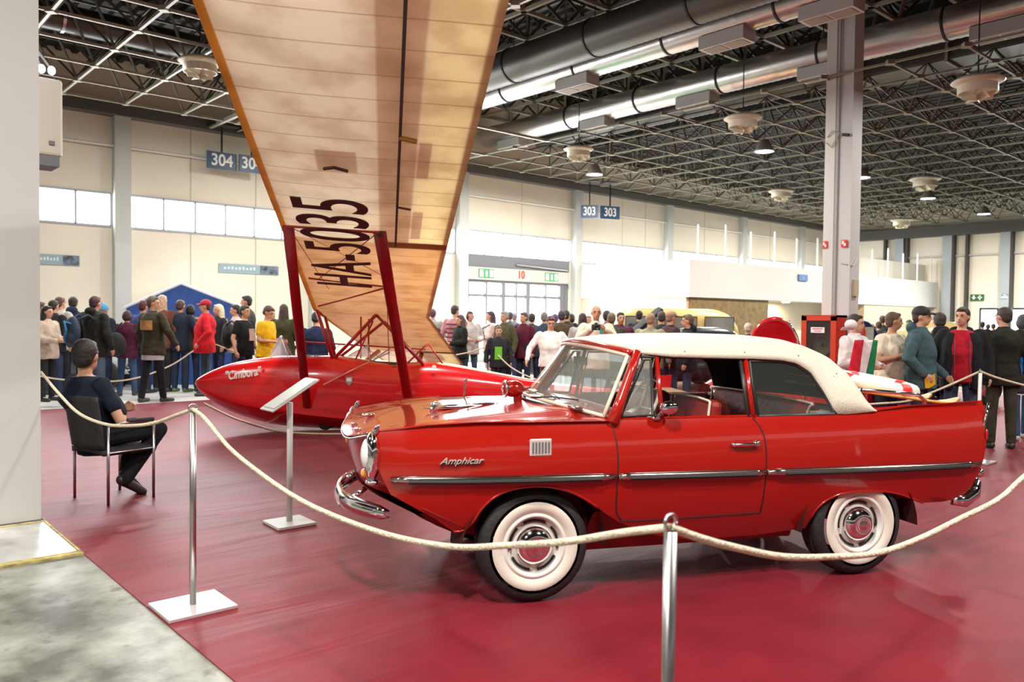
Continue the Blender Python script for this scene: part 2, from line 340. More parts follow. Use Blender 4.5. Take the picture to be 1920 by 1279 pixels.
for (a, b, kind) in ((.16, .255, 0), (-.21, -.10, 1)):
    z = 2.93; s = MB().b2((-.215, a, z), (-.2, b, z + .13)).build('fire_sign', SR, p2)
    k = MB().b2((-.219, a + .02, z + .02), (-.216, b - .05, z + .07)).b2((-.219, a + .05, z + .05), (-.216, b - .015, z + .11)); k.build('pictogram', SWH, s)
MB().b2((-.06, -.30, 2.05), (.10, -.25, 2.35)).build('switch_box', mat('beige_box', (.6, .52, .36), .5), p2)
MB().tube([(-.2, -.1, 2.65), (-.2, -.2, 2.62), (-.1, -.28, 2.6), (.05, -.28, 2.72)], .012, 6).build('cable', PANEL_W, p2)
MB().tube([(-.21, .20, 4.95), (-.24, .1, 5.05), (-.24, -.05, 5.0), (-.22, .12, 4.75), (-.22, .22, 4.85)], .01, 6).build('wire_loop', mat('khaki_wire', (.5, .42, .25), .6), p2)
MB().cap((-.23, -.10, 4.95), (-.23, -.2, 4.93), .025).build('cable_plug', DARK, p2)
# fire hose cabinet
fc = empty('fire_hose_cabinet', (13.95, 7.28, 0), 0, 'red fire hose cabinet with glass door at the foot of the far pillar', 'cabinet')
FR = mat('cabinet_red', (.50, .03, .015), .35)
c = MB(); c.b2((-.14, -.34, .75), (.22, .34, .78)).b2((-.14, -.34, 1.66), (.22, .34, 1.70)).b2((-.14, -.34, .75), (.22, -.31, 1.7)).b2((-.14, .31, .75), (.22, .34, 1.7)).b2((.2, -.34, .75), (.22, .34, 1.7)).b2((-.1, -.3, 0), (.2, .3, .75)); c.build('case', FR, fc)
c = MB(); c.b2((-.17, -.33, .77), (-.14, -.23, 1.68)).b2((-.17, .23, .77), (-.14, .33, 1.68)).b2((-.17, -.33, 1.6), (-.14, .33, 1.68)).b2((-.17, -.33, .77), (-.14, .33, .87)); dd = c.build('door', mat('cabinet_door_red', (.62, .06, .03), .35), fc)
MB().b2((-.16, -.23, .87), (-.155, .23, 1.6)).build('glass_pane', DGLASS, dd); MB().b2((-.175, -.12, 1.38), (-.165, .14, 1.48)).build('notice', SWH, dd)
MB().b2((-.178, -.09, 1.445), (-.175, .11, 1.46)).b2((-.178, -.06, 1.405), (-.175, .08, 1.418)).build('notice_print', SR, dd)
MB().lathe([(.03, -.05), (.03, .05), (.17, .05), (.17, .07), (.18, .07), (.18, -.07), (.17, -.07), (.17, -.05), (.03, -.05)], (.05, 0, 1.15), 'x', 24).build('hose_reel', mat('hose_brown', (.20, .15, .08), .7), fc, smooth=True)
fe = empty('fire_extinguisher', (14.42, 6.80, 0), 0, 'red fire extinguisher standing beside the hose cabinet', 'extinguisher')
MB().lathe([(.0, .88), (.075, .88), (.08, .92), (.08, 1.42), (.06, 1.5), (.025, 1.53), (0.025, 1.58), (0, 1.58)], (0, 0, .0), 'z', 20).build('cylinder_body', FR, fe, smooth=True)
MB().b2((-.02, -.02, 1.56), (.02, .08, 1.6)).tube([(0, .03, 1.57), (.06, .07, 1.5), (.08, .05, 1.2)], .01, 6).build('valve', DARK, fe)
MB().b2((-.09, -.09, 0), (.09, .09, .88)).build('plinth', FR, fe)
# heater box on near pillar
hb = empty('heater_unit', (1.62, 7.3, 0), 0, 'beige metal heater box hanging high beside the near pillar', 'heater')
MB().b2((-.24, -.1, 2.82), (-.02, .25, 3.42)).build('housing', mat('heater_beige', (.62, .58, .50), .45), hb, bevel=.02)
MB().b2((-.23, -.08, 2.74), (-.04, .2, 2.82)).b2((-.12, -.115, 2.9), (-.08, -.1, 2.93)).build('outlet_grille', GREYM, hb)
LB = mat('violet_lamp', (.5, .45, .9), .3, emis=(.65, .55, 1), es=10)
for x in (-.16, -.09): MB().ell((x, -.06, 3.49), (.028, .028, .035)).build('lamp', LB, hb, smooth=True)
MB().tube([(-.16, -.06, 3.5), (-.2, -.0, 3.65), (-.24, .1, 3.75)], .012, 6).tube([(-.09, -.06, 3.5), (-.2, .0, 3.68)], .012, 6).build('lamp_arm', STEEL, hb)
# ceiling deck (corrugated), low bays and raised bay
def deck_mat():
    m = bpy.data.materials.new('corrugated_deck'); m.use_nodes = True; nt = m.node_tree; b = nt.nodes['Principled BSDF']; L = nt.links.new
    tc = nt.nodes.new('ShaderNodeTexCoord'); n = nt.nodes.new('ShaderNodeTexNoise'); n.inputs['Scale'].default_value = .7; n.inputs['Detail'].default_value = 3
    r = nt.nodes.new('ShaderNodeValToRGB'); e = r.color_ramp.elements; e[0].position = .35; e[0].color = (.004, .004, .004, 1); e[1].position = .75; e[1].color = (.011, .013, .009, 1)
    L(tc.outputs['Object'], n.inputs['Vector']); L(n.outputs['Fac'], r.inputs[0]); L(r.outputs[0], b.inputs['Base Color']); b.inputs['Roughness'].default_value = .6; return m
DECK = deck_mat(); dk = MB()
def corr(x0, x1, z):
    n = int((x1 - x0) / .3); vs = []
    for k in range(n + 1):
        x = lerp(x0, x1, k / n)
        for dx, dz in ((0, 0), (.1, 0), (.14, .07), (.26, .07)): vs.append((x + dx, z + dz))
    m_ = len(vs); dk.add([(x, Y0, zz) for x, zz in vs] + [(x, Y1, zz) for x, zz in vs], [(i, i + 1, i + 1 + m_, i + m_) for i in range(m_ - 1)])
corr(X0, 7.2, 7.15); corr(7.2, 19.4, 8.9); corr(19.4, X1 + .3, 7.15)
dk.b2((7.15, Y0, 7.15), (7.2, Y1, 9)).b2((19.4, Y0, 7.15), (19.45, Y1, 9)).b2((X0, Y0, 9.1), (X1, Y1, 9.15))
struct(dk.build('ceiling', DECK))
# space frame
def bar(mb, p, q, w=.05):
    p, q = V(p), V(q); t = (q - p).normalized(); a = (ZZ if abs(t.z) < .9 else V((1, 0, 0))); a = (a - t * a.dot(t)).normalized(); b = t.cross(a); a *= w / 2; b *= w / 2
    mb.add([p + a + b, p + a - b, p - a - b, p - a + b, q + a + b, q + a - b, q - a - b, q - a + b], [(0, 1, 5, 4), (1, 2, 6, 5), (2, 3, 7, 6), (3, 0, 4, 7)])
CHORD = mat('pale_chord', (.42, .40, .32), .45, .2); DIAG = mat('dark_strut', (.10, .095, .07), .5, .2)
P = 1.2
def spaceframe(x0, nx, y0, ny, z, h, name, skip=None, wb=.045, wt=.035, xd=-99, cm=None):
    b = MB(); d = MB(); nd = MB()
    for i in range(nx + 1):
        for k in range(ny + 1):
            x, y = x0 + i * P, y0 + k * P
            if skip and skip(x, y): continue
            if i < nx: bar(b, (x, y, z), (x + P, y, z), wb)
            if k < ny: bar(b, (x, y, z), (x, y + P, z), wb)
            b.box((x, y, z), (.13, .13, .07), Matrix.Rotation(PI / 4, 3, 'Z'))
            if i < nx and k < ny and x > xd:
                c = (x + P / 2, y + P / 2, z + h)
                for a_ in ((x, y), (x + P, y), (x, y + P), (x + P, y + P)): bar(d, (*a_, z), c, wt)
                bar(d, c, (c[0] + P, c[1], c[2]), wt * 1.1); bar(d, c, (c[0], c[1] + P, c[2]), wt * 1.1)
    struct(b.build(name, cm or CHORD)); struct(d.build(name + '0', DIAG))
spaceframe(4.04 - 1.2 * 3, 6, 2.65, 13, 6.0, .85, 'trim_10')
spaceframe(14.0, 20, -1.0, 16, 6.0, .78, 'trim_12', wb=.036, wt=.03, xd=16.3, cm=mat('shaded_chord', (.26, .25, .18), .5, .2))  # right bay chords coloured darker, for the weaker light there
spaceframe(7.4, 9, 1.4, 15, 7.75, .9, 'trim_14', wb=.07, wt=.06)
# low purlin beams beside the raised bay
pb = MB()
bar(pb, (7.35, Y0, 6.0), (7.35, Y1, 6.0), .08)
for y in (14.65, 17.05): bar(pb, (7.35, y, 6.0), (13.95, y, 6.0), .06)
for k in range(9): bar(pb, (8.0 + k * .75, 17.05, 6.0), (8.0 + k * .75, 19.2, 6.0), .04)
struct(pb.build('trim_16', CHORD))
# round ducts
def duct(x, z, r, y0, y1, name_m, label, spiral=True):
    e = empty('air_duct', (x, 0, 0), 0, label, 'duct', None); m = MB(); n = int((y1 - y0) / .07); prof = []
    for k in range(n + 1):
        yy = lerp(y0, y1, k / n); prof.append((r + (.012 if k % 2 else 0) * (1 if spiral else 0), yy))
    m.lathe(prof, (0, 0, z), 'y', 28).build('duct_tube', name_m, e, smooth=True)
    for yy in [y0 + .8 + 2.4 * q for q in range(int((y1 - y0) / 2.4))]:
        m = MB(); m.lathe([(r + .005, yy - .03), (r + .025, yy - .02), (r + .025, yy + .02), (r + .005, yy + .03)], (0, 0, z), 'y', 28)
        m.b2((-.006, yy - .01, z + r), (.006, yy + .01, z + r + 1.3))
        m.build('hanger_band', DARK, e, smooth=False)
    return e
dA = duct(11.8, 7.1, .36, 3, 19.2, DARKDUCT, 'thick dark spiral duct, the one nearest the wing')
dB = duct(12.85, 7.05, .27, 2, 19.2, GALV, 'silver spiral duct with grille boxes, beside the thick dark duct')
dC = duct(15.85, 7.06, .30, -2, 19.2, GALV, 'silver spiral duct passing behind the tall pale pillar')
dD = duct(17.15, 7.0, .25, 8.6, 18.2, DARKDUCT, 'thin dark duct hung beside the second silver duct')
BXM = mat('grille_box', (.55, .56, .54), .5)
for e, ys, z in ((dB, (6.2, 8.2, 12.0, 16.2), 6.72), (dC, (4.6, 7.9, 11.0, 14.2, 17.5), 6.7)):
    for yy in ys:
        bx = MB().b2((-.22, yy, z - .12), (.18, yy + .95, z + .12)).build('grille_box', BXM, e)
        q = MB()
        for k in range(2): q.b2((-.17, yy + .06 + .44 * k, z - .128), (.13, yy + .45 + .44 * k, z - .122))
        q.build('grille', mat('grille_brown', (.28, .22, .16), .6), bx)
e = empty('air_duct', (0, 0, 0), 0, 'dark round duct running across the ceiling left of the wing', 'duct')
MB().tube([(X0 + k * 1.0, 15.9, 6.72) for k in range(17)], .24, 20).build('duct_tube', DARKDUCT, e, smooth=True)
for x in (-1.5, 1.0, 3.5, 6.0): MB().tube([(x, 15.9, 6.72), (x + .05, 15.9, 6.72)], .26, 20).build('hanger_band', STEEL, e)
# rectangular duct on the right and top
e = empty('rectangular_duct', (0, 0, 0), 0, 'dark rectangular duct crossing above the right fans', 'duct')
MB().b2((17.0, 2.6, 6.75), (18.1, 8.4, 7.3)).build('duct_body', DARKDUCT, e)
for yy in (3.2, 4.8, 6.4, 8.1): MB().b2((16.95, yy, 6.7), (18.15, yy + .05, 7.35)).build('flange', mat('flange_grey', (.3, .29, .26), .5, .5), e)
e = empty('rectangular_duct', (0, 0, 0), 0, 'dark sheet metal box joining the thick duct at the top of the view', 'duct')
MB().b2((12.2, 3.0, 7.1), (13.6, 6.2, 7.6)).build('duct_body', DARKDUCT, e); MB().b2((12.15, 6.1, 7.05), (13.65, 6.2, 7.65)).build('flange', MATS['flange_grey'], e)
# ceiling fans / diffusers
FM = mat('fan_cream', (.72, .66, .52), .5)
def fan(x, y, z, label, s=1.0):
    e = empty('ceiling_diffuser', (x, y, z), random.random(), label, 'diffuser')
    MB().lathe([(.0, .22 * s), (.30 * s, .22 * s), (.36 * s, .17 * s), (.33 * s, .15 * s), (0, .17 * s)], seg=28).build('top_ring', FM, e, smooth=True)
    MB().lathe([(.25 * s, .12 * s), (.27 * s, .12 * s), (.27 * s, 0), (.25 * s, 0), (.25 * s, .12 * s)], seg=28).build('drum', FM, e)
    b = MB()
    for k in range(6):
        a = k * PI / 3; b.add([(0, 0, -.02), (.24 * s * math.cos(a), .24 * s * math.sin(a), .02), (.2 * s * math.cos(a + .6), .2 * s * math.sin(a + .6), -.09 * s), (0, 0, -.1 * s)], [(0, 1, 2, 3)])
    b.build('blades', FM, e, mods=[('SOLIDIFY', dict(thickness=.008))])
    MB().tube([(0, 0, .2 * s), (0, 0, 1.6)], .012, 6).build('hanger_rod', DARK, e)
for k, (a, s, lb) in enumerate([((5.1, 13.7, 5.62), 1, 'round cream ceiling diffuser left of the wing'), ((14.27, 9.23, 5.45), 1.05, 'round cream diffuser hanging left of the tall pillar, nearer one'),
        ((14.95, 5.15, 5.45), 1.15, 'largest round diffuser, hanging right of the tall pillar'), ((14.03, 13.55, 5.45), 1, 'round diffuser hanging over the gate end, right of the wing'),
        ((24.4, 9.73, 5.5), 1.2, 'round diffuser beside the middle violet lamp'), ((23.4, 13.7, 5.5), 1.1, 'small far diffuser just left of the tall pillar'), ((33.9, 14.4, 5.55), 1.2, 'farthest small diffuser near the end wall')]): fan(*a, lb, s)
# high bay lamps
LAMPM = mat('lamp_glow', (1, 1, 1), .3, emis=(.80, .74, 1), es=26); SHADE = mat('lamp_shade', (.35, .33, .30), .4, .4)
def lamp(x, y, z, label=None, light=True):
    e = empty('hall_lamp', (x, y, z), 0, label, 'lamp', 'hall lamps under the ceiling')
    MB().lathe([(.05, .3), (.1, .28), (.22, .05), (.24, 0), (.22, .0), (.2, .05), (.08, .25)], seg=24).build('lamp_shade', SHADE, e, smooth=True)
    MB().lathe([(0, .03), (.2, .03), (.2, .01), (0, .01)], seg=20).build('bulb_glass', LAMPM, e)
    MB().tube([(0, 0, .28), (0, 0, 1.3)], .01, 6).build('hanger_rod', DARK, e)
    if light:
        l = area('lamp_or_fill_light', (x, y, z - .03), (0, 0, 0), .4, .4, LAMP_W, (1, .96, .90)); l.data.shape = 'DISK'
for x, y, lb in ((16.72, 15.52, 'violet white hall lamp over the gate number boards'), (17.3, 10.59, 'violet white hall lamp left of the tall pillar'), (22.34, 10.61, 'violet white hall lamp peeping past the right of the tall pillar'), (27.56, 10.89, 'violet white hall lamp below the middle round diffuser'),
    (32.84, 10.99, 'violet white hall lamp near the end wall corner'), (34.3, 9.9, 'violet white hall lamp cut by the right edge')): lamp(x, y, 5.6, lb)
for x, y in ((6.2, 7.5), (.5, 1.5), (4.5, -1.5), (9.0, -1.0), (13.5, 0.5), (16.5, 4.8), (10.9, 9.2), (-3, 7), (-3.5, 1), (4.5, 14.5), (9.5, 15.5), (14, 15.2), (22.5, 15.5), (28.5, 15.5), (33.5, 15.5)):  # added lights without fixtures, to brighten the back wall and foreground
    l = area('lamp_or_fill_light', (x, y, 5.75), (0, 0, 0), .45, .45, (190 if y > 14 else 200 if x > 8 else LAMP_W * 1.1), (1, .95, .88)); l.data.shape = 'DISK'
fl = empty('strip_light', (7.0, 16.0, 5.9), 0, 'white strip light under the ceiling left of the wing', 'lamp')
MB().b2((-.08, -.9, 0), (.08, .6, .08)).build('tube_housing', mat('strip_glow', (1, 1, .98), .4, emis=(1, 1, .95), es=2.2), fl)
# numbered signs
SB = mat('sign_blue', (.02, .07, .16), .4)
def numsign(p, ang, s, label, w=.68, h=.42, tx=.92):
    e = empty('number_sign', p, ang, label, 'sign')
    MB().b2((-w / 2, -.02, -h / 2), (w / 2, .02, h / 2)).build('board', SB, e)
    MB().b2((-.02, -.015, h / 2), (.02, .015, 6.02 - p[2])).b2((-.32, -.32, 6.0 - p[2]), (.32, .32, 6.03 - p[2])).build('hanger', DARK, e)
    text('digits', s, .38, SWH, e, frame((0, -.024, .0), (1, 0, 0), (0, 0, 1)), ext=.001, sx=tx, bold=.008)
    return e
numsign((7.58, 19.0, 5.22), 0, '304', 'blue board reading 304, left one of the pair beside the wing', .70, .40)
numsign((8.27, 18.9, 5.22), 0, '304', 'blue board reading 304, half hidden by the wing edge', .62, .40)
numsign((19.28, 18.1, 5.06), math.radians(-50), '303', 'blue board reading 303, left half of the folded pair', .56, .42, .72)
numsign((20.0, 17.86, 5.07), math.radians(-20), '303', 'blue board reading 303, right half of the folded pair', .70, .42, .82)
# ------------------------------------------------------------------ wall signs, banners, gate board
GB = empty('gate_board', (0, 0, 0), 0, 'pale board over the glass doors with red number 10', 'sign')
MB().b2((15.25, Y1 - .12, 2.76), (19.6, Y1 - .06, 3.14)).build('board', mat('board_pale', (.50, .48, .43), .6), GB)
text('number', '10', .34, SR, GB, frame((17.4, Y1 - .125, 2.96), (1, 0, 0), (0, 0, 1)), sx=.9, bold=.012)
GRN = mat('sign_green', (.05, .32, .12), .4)
for x in (15.95, 18.75):
    s = MB().b2((x - .30, Y1 - .135, 2.82), (x + .30, Y1 - .125, 3.09)).build('pictogram_board', GRN, GB)
    q = MB()
    for k in (-.2, .2):
        q.b2((x + k - .07, Y1 - .14, 2.85), (x + k + .07, Y1 - .136, 3.06))
    q.b2((x - .04, Y1 - .14, 2.86), (x + .04, Y1 - .136, 3.04)); q.build('pictogram', SWH, s)
es = empty('exit_sign', (X1 - .03, 13.05, 2.7), 0, 'green exit sign with white arrow and running figure over the end doors', 'sign')
MB().b2((-.02, -.27, -.14), (.02, .27, .14)).build('board', mat('exit_green', (.01, .12, .03), .4), es)
q = MB(); q.prism([(.22, .02), (.13, -.09), (.04, .02), (.10, .02), (.10, .10), (.16, .10), (.16, .02)], -.03, -.022, 'x'); q.b2((-.03, -.2, -.02), (-.022, -.02, .03)).b2((-.03, -.14, -.1), (-.022, -.08, .1)); q.build('pictogram', SWH, es)
el = empty('exit_lamp', (X1 - .32, 11.9, 2.78), 0, 'small ceiling lamp with green glow by the end wall column', 'lamp')
MB().ell((0, 0, 0), (.1, .12, .06)).build('lamp_body', STEEL, el, smooth=True); MB().b2((-.05, -.1, -.1), (.05, .1, -.06)).build('glow', mat('green_glow', (.6, 1, .9), .4, emis=(.6, 1, .9), es=2), el)
def banner(x0, x1, z, label):
    e = empty('wall_banner', (x0, Y1 - .03, z), 0, label, 'banner'); w_ = x1 - x0
    MB().b2((0, 0, -.11), (w_, .02, .11)).build('banner_sheet', mat('banner_blue', (.30, .42, .48), .6), e)
    MB().b2((w_ * .68, -.006, -.1), (w_ * .98, -.001, .1)).build('photo_strip', mat('banner_photo', (.12, .15, .2), .5, var=.9, vscale=9), e)
    m = MB()
    for k in range(9): m.b2((w_ * .08 + k * w_ * .06, -.005, -.02), (w_ * .08 + k * w_ * .06 + w_ * .035, -.001, .03 + (k % 3) * .012))
    m.build('banner_letters', mat('banner_text', (.7, .78, .8), .6), e)
banner(3.6, 4.62, 2.72, 'narrow blue wall banner beside the near pillar')
banner(7.66, 9.2, 2.72, 'narrow blue wall banner left of the leaning wing')
sg = empty('info_sign', (26.6, 14.66, 3.12), 0, 'small blue information sign on the mezzanine next to the pillar', 'sign')
MB().b2((-.3, -.02, -.11), (.3, .02, .11)).build('board', mat('info_blue', (.10, .2, .42), .5), sg); text('letters', 'i', .18, SWH, sg, frame((0, -.024, 0), (1, 0, 0), (0, 0, 1)))
# ------------------------------------------------------------------ stanchions and ropes
CHR2 = mat('polished_post', (.52, .50, .50), .30, 1)
def stanchion(loc, h, label, base=(.36, .33), m=None, rot=0, r=.017):
    e = empty('rope_stanchion', (*loc, 0), rot, label, 'stanchion', None); m = m or CHR2
    MB().box((0, 0, .017), (base[0], base[1], .018)).build('base_plate', mat('brushed_plate', (.74, .73, .74), .3, .6), e, bevel=.003)
    MB().tube([(0, 0, .025), (0, 0, h - .03)], r, 20).build('post', m, e, smooth=True)
    MB().tube([(.022 * math.cos(a), 0, h - .008 + .022 * math.sin(a)) for a in [k * PI / 8 for k in range(17)]], .005, 8).build('rope_ring', STEEL, e, smooth=True)
    return e
stanchion((1.585, 4.36), 1.09, 'chrome rope post on a square plate at the carpet edge')
stanchion((1.67, 1.27), 1.07, 'nearest chrome rope post in front of the convertible door')
stanchion((5.16, 1.16), 1.07, 'rope post beyond the right edge')
stanchion((1.38, 8.13), 1.12, 'rope post hidden behind the near pillar')
TP = mat('brown_post', (.42, .24, .17), .45)
for (x, y), h, lb in (((6.31, 16.45), 1.05, 'thin far rope post behind the man in the red cap'), ((9.92, 11.92), 1.05, 'thin far rope post before the boy in the green print shirt'), ((10.03, 3.35), 1.05, 'thin rope post before the man in the red T-shirt')):
    stanchion((x, y), h, lb, (.3, .3), TP if y > 5 else MATS['rail_white'], 0, .02)
def rope(pts, label, r=.0105, name='barrier_rope'):
    pp = spline(pts, 10); m = MB(); m.tube(pp, r, 10)
    o = m.build(name, ROPE, smooth=True); tag(o, label, 'rope'); return o
rope([(1.43, 7.16, 1.12), (1.46, 6.71, .98), (1.48, 6.23, .88), (1.51, 5.69, .86), (1.54, 5.22, .90), (1.56, 4.89, .95), (1.57, 4.59, 1.02), (1.585, 4.36, 1.075)], 'cream rope hanging in front of the seated man')
rope([(1.585, 4.36, 1.075), (1.59, 4.2, 1.04), (1.6, 3.91, .925), (1.61, 3.56, .845), (1.62, 3.21, .79), (1.63, 2.86, .77), (1.64, 2.49, .775), (1.65, 2.15, .81), (1.66, 1.89, .87), (1.66, 1.64, .935), (1.67, 1.44, 1.0), (1.67, 1.34, 1.03), (1.67, 1.27, 1.05)], 'long cream rope sagging across the front wheel of the convertible')
rope([(1.67, 1.27, 1.05), (1.8, 1.27, 1.0), (1.95, 1.27, .95), (2.19, 1.26, .88), (2.46, 1.25, .83), (2.78, 1.24, .785), (3.1, 1.23, .78), (3.47, 1.22, .80), (3.84, 1.2, .83), (4.11, 1.19, .89), (4.55, 1.18, .97), (5.16, 1.16, 1.05)], 'cream rope sagging across the rear wheel of the convertible')
rope([(3.0, 16.15, .55), (3.23, 16.18, .47), (3.6, 16.21, .39), (4.33, 16.28, .32), (4.91, 16.34, .37), (5.53, 16.4, .58), (5.96, 16.44, .84), (6.31, 16.45, 1.04)], 'far cream rope behind the seated man', .014)
rope([(6.31, 16.45, 1.04), (6.58, 16.09, .89), (6.94, 15.63, .8), (7.22, 15.27, .77), (7.64, 14.73, .74)], 'far cream rope behind the glider nose', .012)
rope([(9.92, 11.92, 1.04), (9.85, 12.4, .91), (9.79, 12.84, .83), (9.69, 13.6, .7)], 'far cream rope falling left from the post behind the glider tail', .012)
rope([(9.92, 11.92, 1.04), (9.91, 11.67, .92), (9.89, 11.19, .67), (9.87, 10.58, .51), (9.84, 9.75, .42)], 'far cream rope falling right from the post behind the glider tail', .012)
rope([(9.1, 4.5, .60), (9.32, 4.21, .64), (9.54, 3.95, .68), (9.68, 3.77, .77), (9.86, 3.56, .9), (10.03, 3.35, 1.04)], 'cream rope left of the post by the man in the red T-shirt', .012)
rope([(10.03, 3.35, 1.04), (10.16, 3.22, .97), (10.37, 3.01, .89), (10.54, 2.85, .85), (10.9, 2.6, .84)], 'cream rope right of the post by the man in the red T-shirt', .012)
rope([(5.4, 14.31, .022), (5.24, 13.48, .022), (4.98, 11.97, .022), (4.88, 10.64, .022), (4.95, 10.06, .022), (5.19, 9.7, .022), (5.6, 9.40, .022), (6.4, 8.9, .022)], 'loose cord lying on the carpet under the glider nose', .012, 'rope')
# ------------------------------------------------------------------ information lectern
def lectern(loc, rot, label, sc=1):
    e = empty('info_stand', (*loc, 0), rot, label, 'stand')
    MB().box((0, 0, .020), (.30 * sc, .30 * sc, .022)).build('base_plate', mat('stand_white', (.62, .62, .60), .4), e, bevel=.004)
    MB().tube([(0, 0, .03), (0, 0, .93)], .022, 16).build('post', MATS['stand_white'], e, smooth=True)
    R_ = Matrix.Rotation(math.radians(31), 3, 'X')
    MB().box((0, 0, .99), (.23, .43, .014), R_).build('sloped_panel', MATS['stand_white'], e, bevel=.004)
    MB().box((0, -.004, 1.0), (.20, .38, .004), R_).build('info_sheet', mat('info_sheet', (.50, .52, .47), .35), e)
    return e
# slope rises toward (.77 R + .63 F)
d_ = RX * .77 + FX * .63
lectern((2.78, 5.66), math.atan2(d_.y, d_.x) - PI / 2, 'white sloped information stand before the glider nose')
d_ = RX * .8 + FX * .5
lectern((7.1, 12.9), math.atan2(d_.y, d_.x) - PI / 2, 'grey sloped information stand beyond the glider, under the wing')
# ------------------------------------------------------------------ chair
CHP = rf(-3.39, 6.9); CHD = (RX * .56 + FX * .83).normalized(); CHA = math.atan2(CHD.y, CHD.x) - PI / 2
ch = empty('visitor_chair', CHP, CHA, 'black visitor chair with thin steel legs under the seated man', 'chair')
for sx in (-1, 1):
    for sy, nm in ((-.20, 'rear'), (.20, 'front')):
        MB().tube([(sx * .26, sy, .009), (sx * .26, sy, .67 if sy > 0 else .66)], .0115, 12).build('leg', STEEL, ch, smooth=True)
    MB().tube([(sx * .26, -.20, .66), (sx * .26, -.1, .675), (sx * .26, .12, .675), (sx * .26, .20, .66)], .0125, 10).build('arm_bar', STEEL, ch, smooth=True)
    MB().cap((sx * .26, -.02, .69), (sx * .26, .19, .685), .018).build('arm_pad', BLACK, ch, smooth=True)
    MB().tube([(sx * .26, -.2, .44), (sx * .26, .2, .44)], .009, 8).build('side_rail', STEEL, ch, smooth=True)
FB = mat('black_fabric', (.018, .018, .020), .75, bump=.2, bscale=80)
MB().grid(lambda u, v: (lerp(-.25, .25, v), lerp(-.23, .24, u), .455 + .02 * math.cos((v - .5) * 2.6) - .02 * (1 if u > .95 else 0)), 10, 10).build('seat', FB, ch, smooth=True, mods=[('SOLIDIFY', dict(thickness=.045))])
MB().grid(lambda u, v: (lerp(-.245, .245, v), -.23 - .07 * u - .035 * math.cos((v - .5) * 3), lerp(.47, .90, u)), 10, 10).build('backrest', FB, ch, smooth=True, mods=[('SOLIDIFY', dict(thickness=.03))])
# ------------------------------------------------------------------ the red amphibious convertible
CARO = rf(-.054, 5.136); CARA = math.atan2((.9637 * RX + .2658 * FX).y, (.9637 * RX + .2658 * FX).x)
car = empty('convertible_car', CARO, CARA, 'red amphibious convertible with white soft top and whitewall tyres', 'car')
def HW(x):  # half width in plan
    return curve([(-1.0, .60), (-.88, .665), (-.7, .72), (-.4, .765), (0, .785), (1.0, .79), (2.0, .785), (2.5, .77), (2.9, .735), (3.12, .70)], x)
def SY(x, z):
    t = z - .76
    return HW(x) - (.55 * t * t if t < 0 else .55 * t * t * 1.6)
def panel(out, gx, gz, yf, side=-1, th=0):
    bm = bmesh.new(); vs = [bm.verts.new((x, 0, z)) for x, z in out]; bm.faces.new(vs); bmesh.ops.triangulate(bm, faces=bm.faces)
    xs = [p[0] for p in out]; zs = [p[1] for p in out]
    x = min(xs) + gx
    while x < max(xs):
        bmesh.ops.bisect_plane(bm, geom=bm.verts[:] + bm.edges[:] + bm.faces[:], plane_co=(x, 0, 0), plane_no=(1, 0, 0)); x += gx
    z = min(zs) + gz
    while z < max(zs):
        bmesh.ops.bisect_plane(bm, geom=bm.verts[:] + bm.edges[:] + bm.faces[:], plane_co=(0, 0, z), plane_no=(0, 0, 1)); z += gz
    bmesh.ops.remove_doubles(bm, verts=bm.verts, dist=1e-4)
    bmesh.ops.triangulate(bm, faces=[f for f in bm.faces if len(f.verts) > 4])
    bm.verts.ensure_lookup_table(); bm.verts.index_update()
    m = MB(); m.v = [(v.co.x, side * yf(v.co.x, v.co.z), v.co.z) for v in bm.verts]; m.f = [tuple(v.index for v in f.verts) for f in bm.faces]; bm.free()
    def n_(f): a, b, c = (V(m.v[i]) for i in f[:3]); return (b - a).cross(c - a).y
    m.f = [f if n_(f) * side > 0 else f[::-1] for f in m.f]; return m
def arc2(pts, n=5):
    return [(p.x, p.y) for p in spline([(a, b, 0) for a, b in pts], n)]
SH = arc2([(-.90, .965), (-.80, .985), (-.6, 1.005), (-.33, 1.02), (.0, 1.022), (.43, 1.012), (1.0, 1.012), (1.6, 1.012), (1.88, 1.01), (2.02, 1.03), (2.3, 1.052), (2.7, 1.062), (3.13, 1.07)], 3)
TAIL = [(3.09, .97), (3.06, .90), (3.065, .84), (3.085, .80), (3.07, .72), (3.04, .62), (3.0, .54), (2.95, .47), (2.87, .435)]
RA = arc2([(2.6, .43), (2.5, .465), (2.38, .505), (2.25, .53), (2.1, .54), (1.98, .535), (1.88, .51), (1.81, .46), (1.775, .40), (1.755, .31)], 3)
BT = [(1.4, .285), (1.0, .285), (.80, .315), (.66, .36), (.50, .43), (.42, .48)]
FA = arc2([(.36, .525), (.27, .585), (.17, .635), (.05, .665), (-.06, .668), (-.17, .65), (-.25, .61), (-.31, .55), (-.35, .48), (-.40, .43), (-.45, .425)], 3)
BF = [(-.55, .50), (-.66, .565), (-.79, .64), (-.83, .72), (-.87, .82), (-.90, .90)]
OUT = SH + TAIL + [(2.75, .425)] + RA + BT + FA + BF
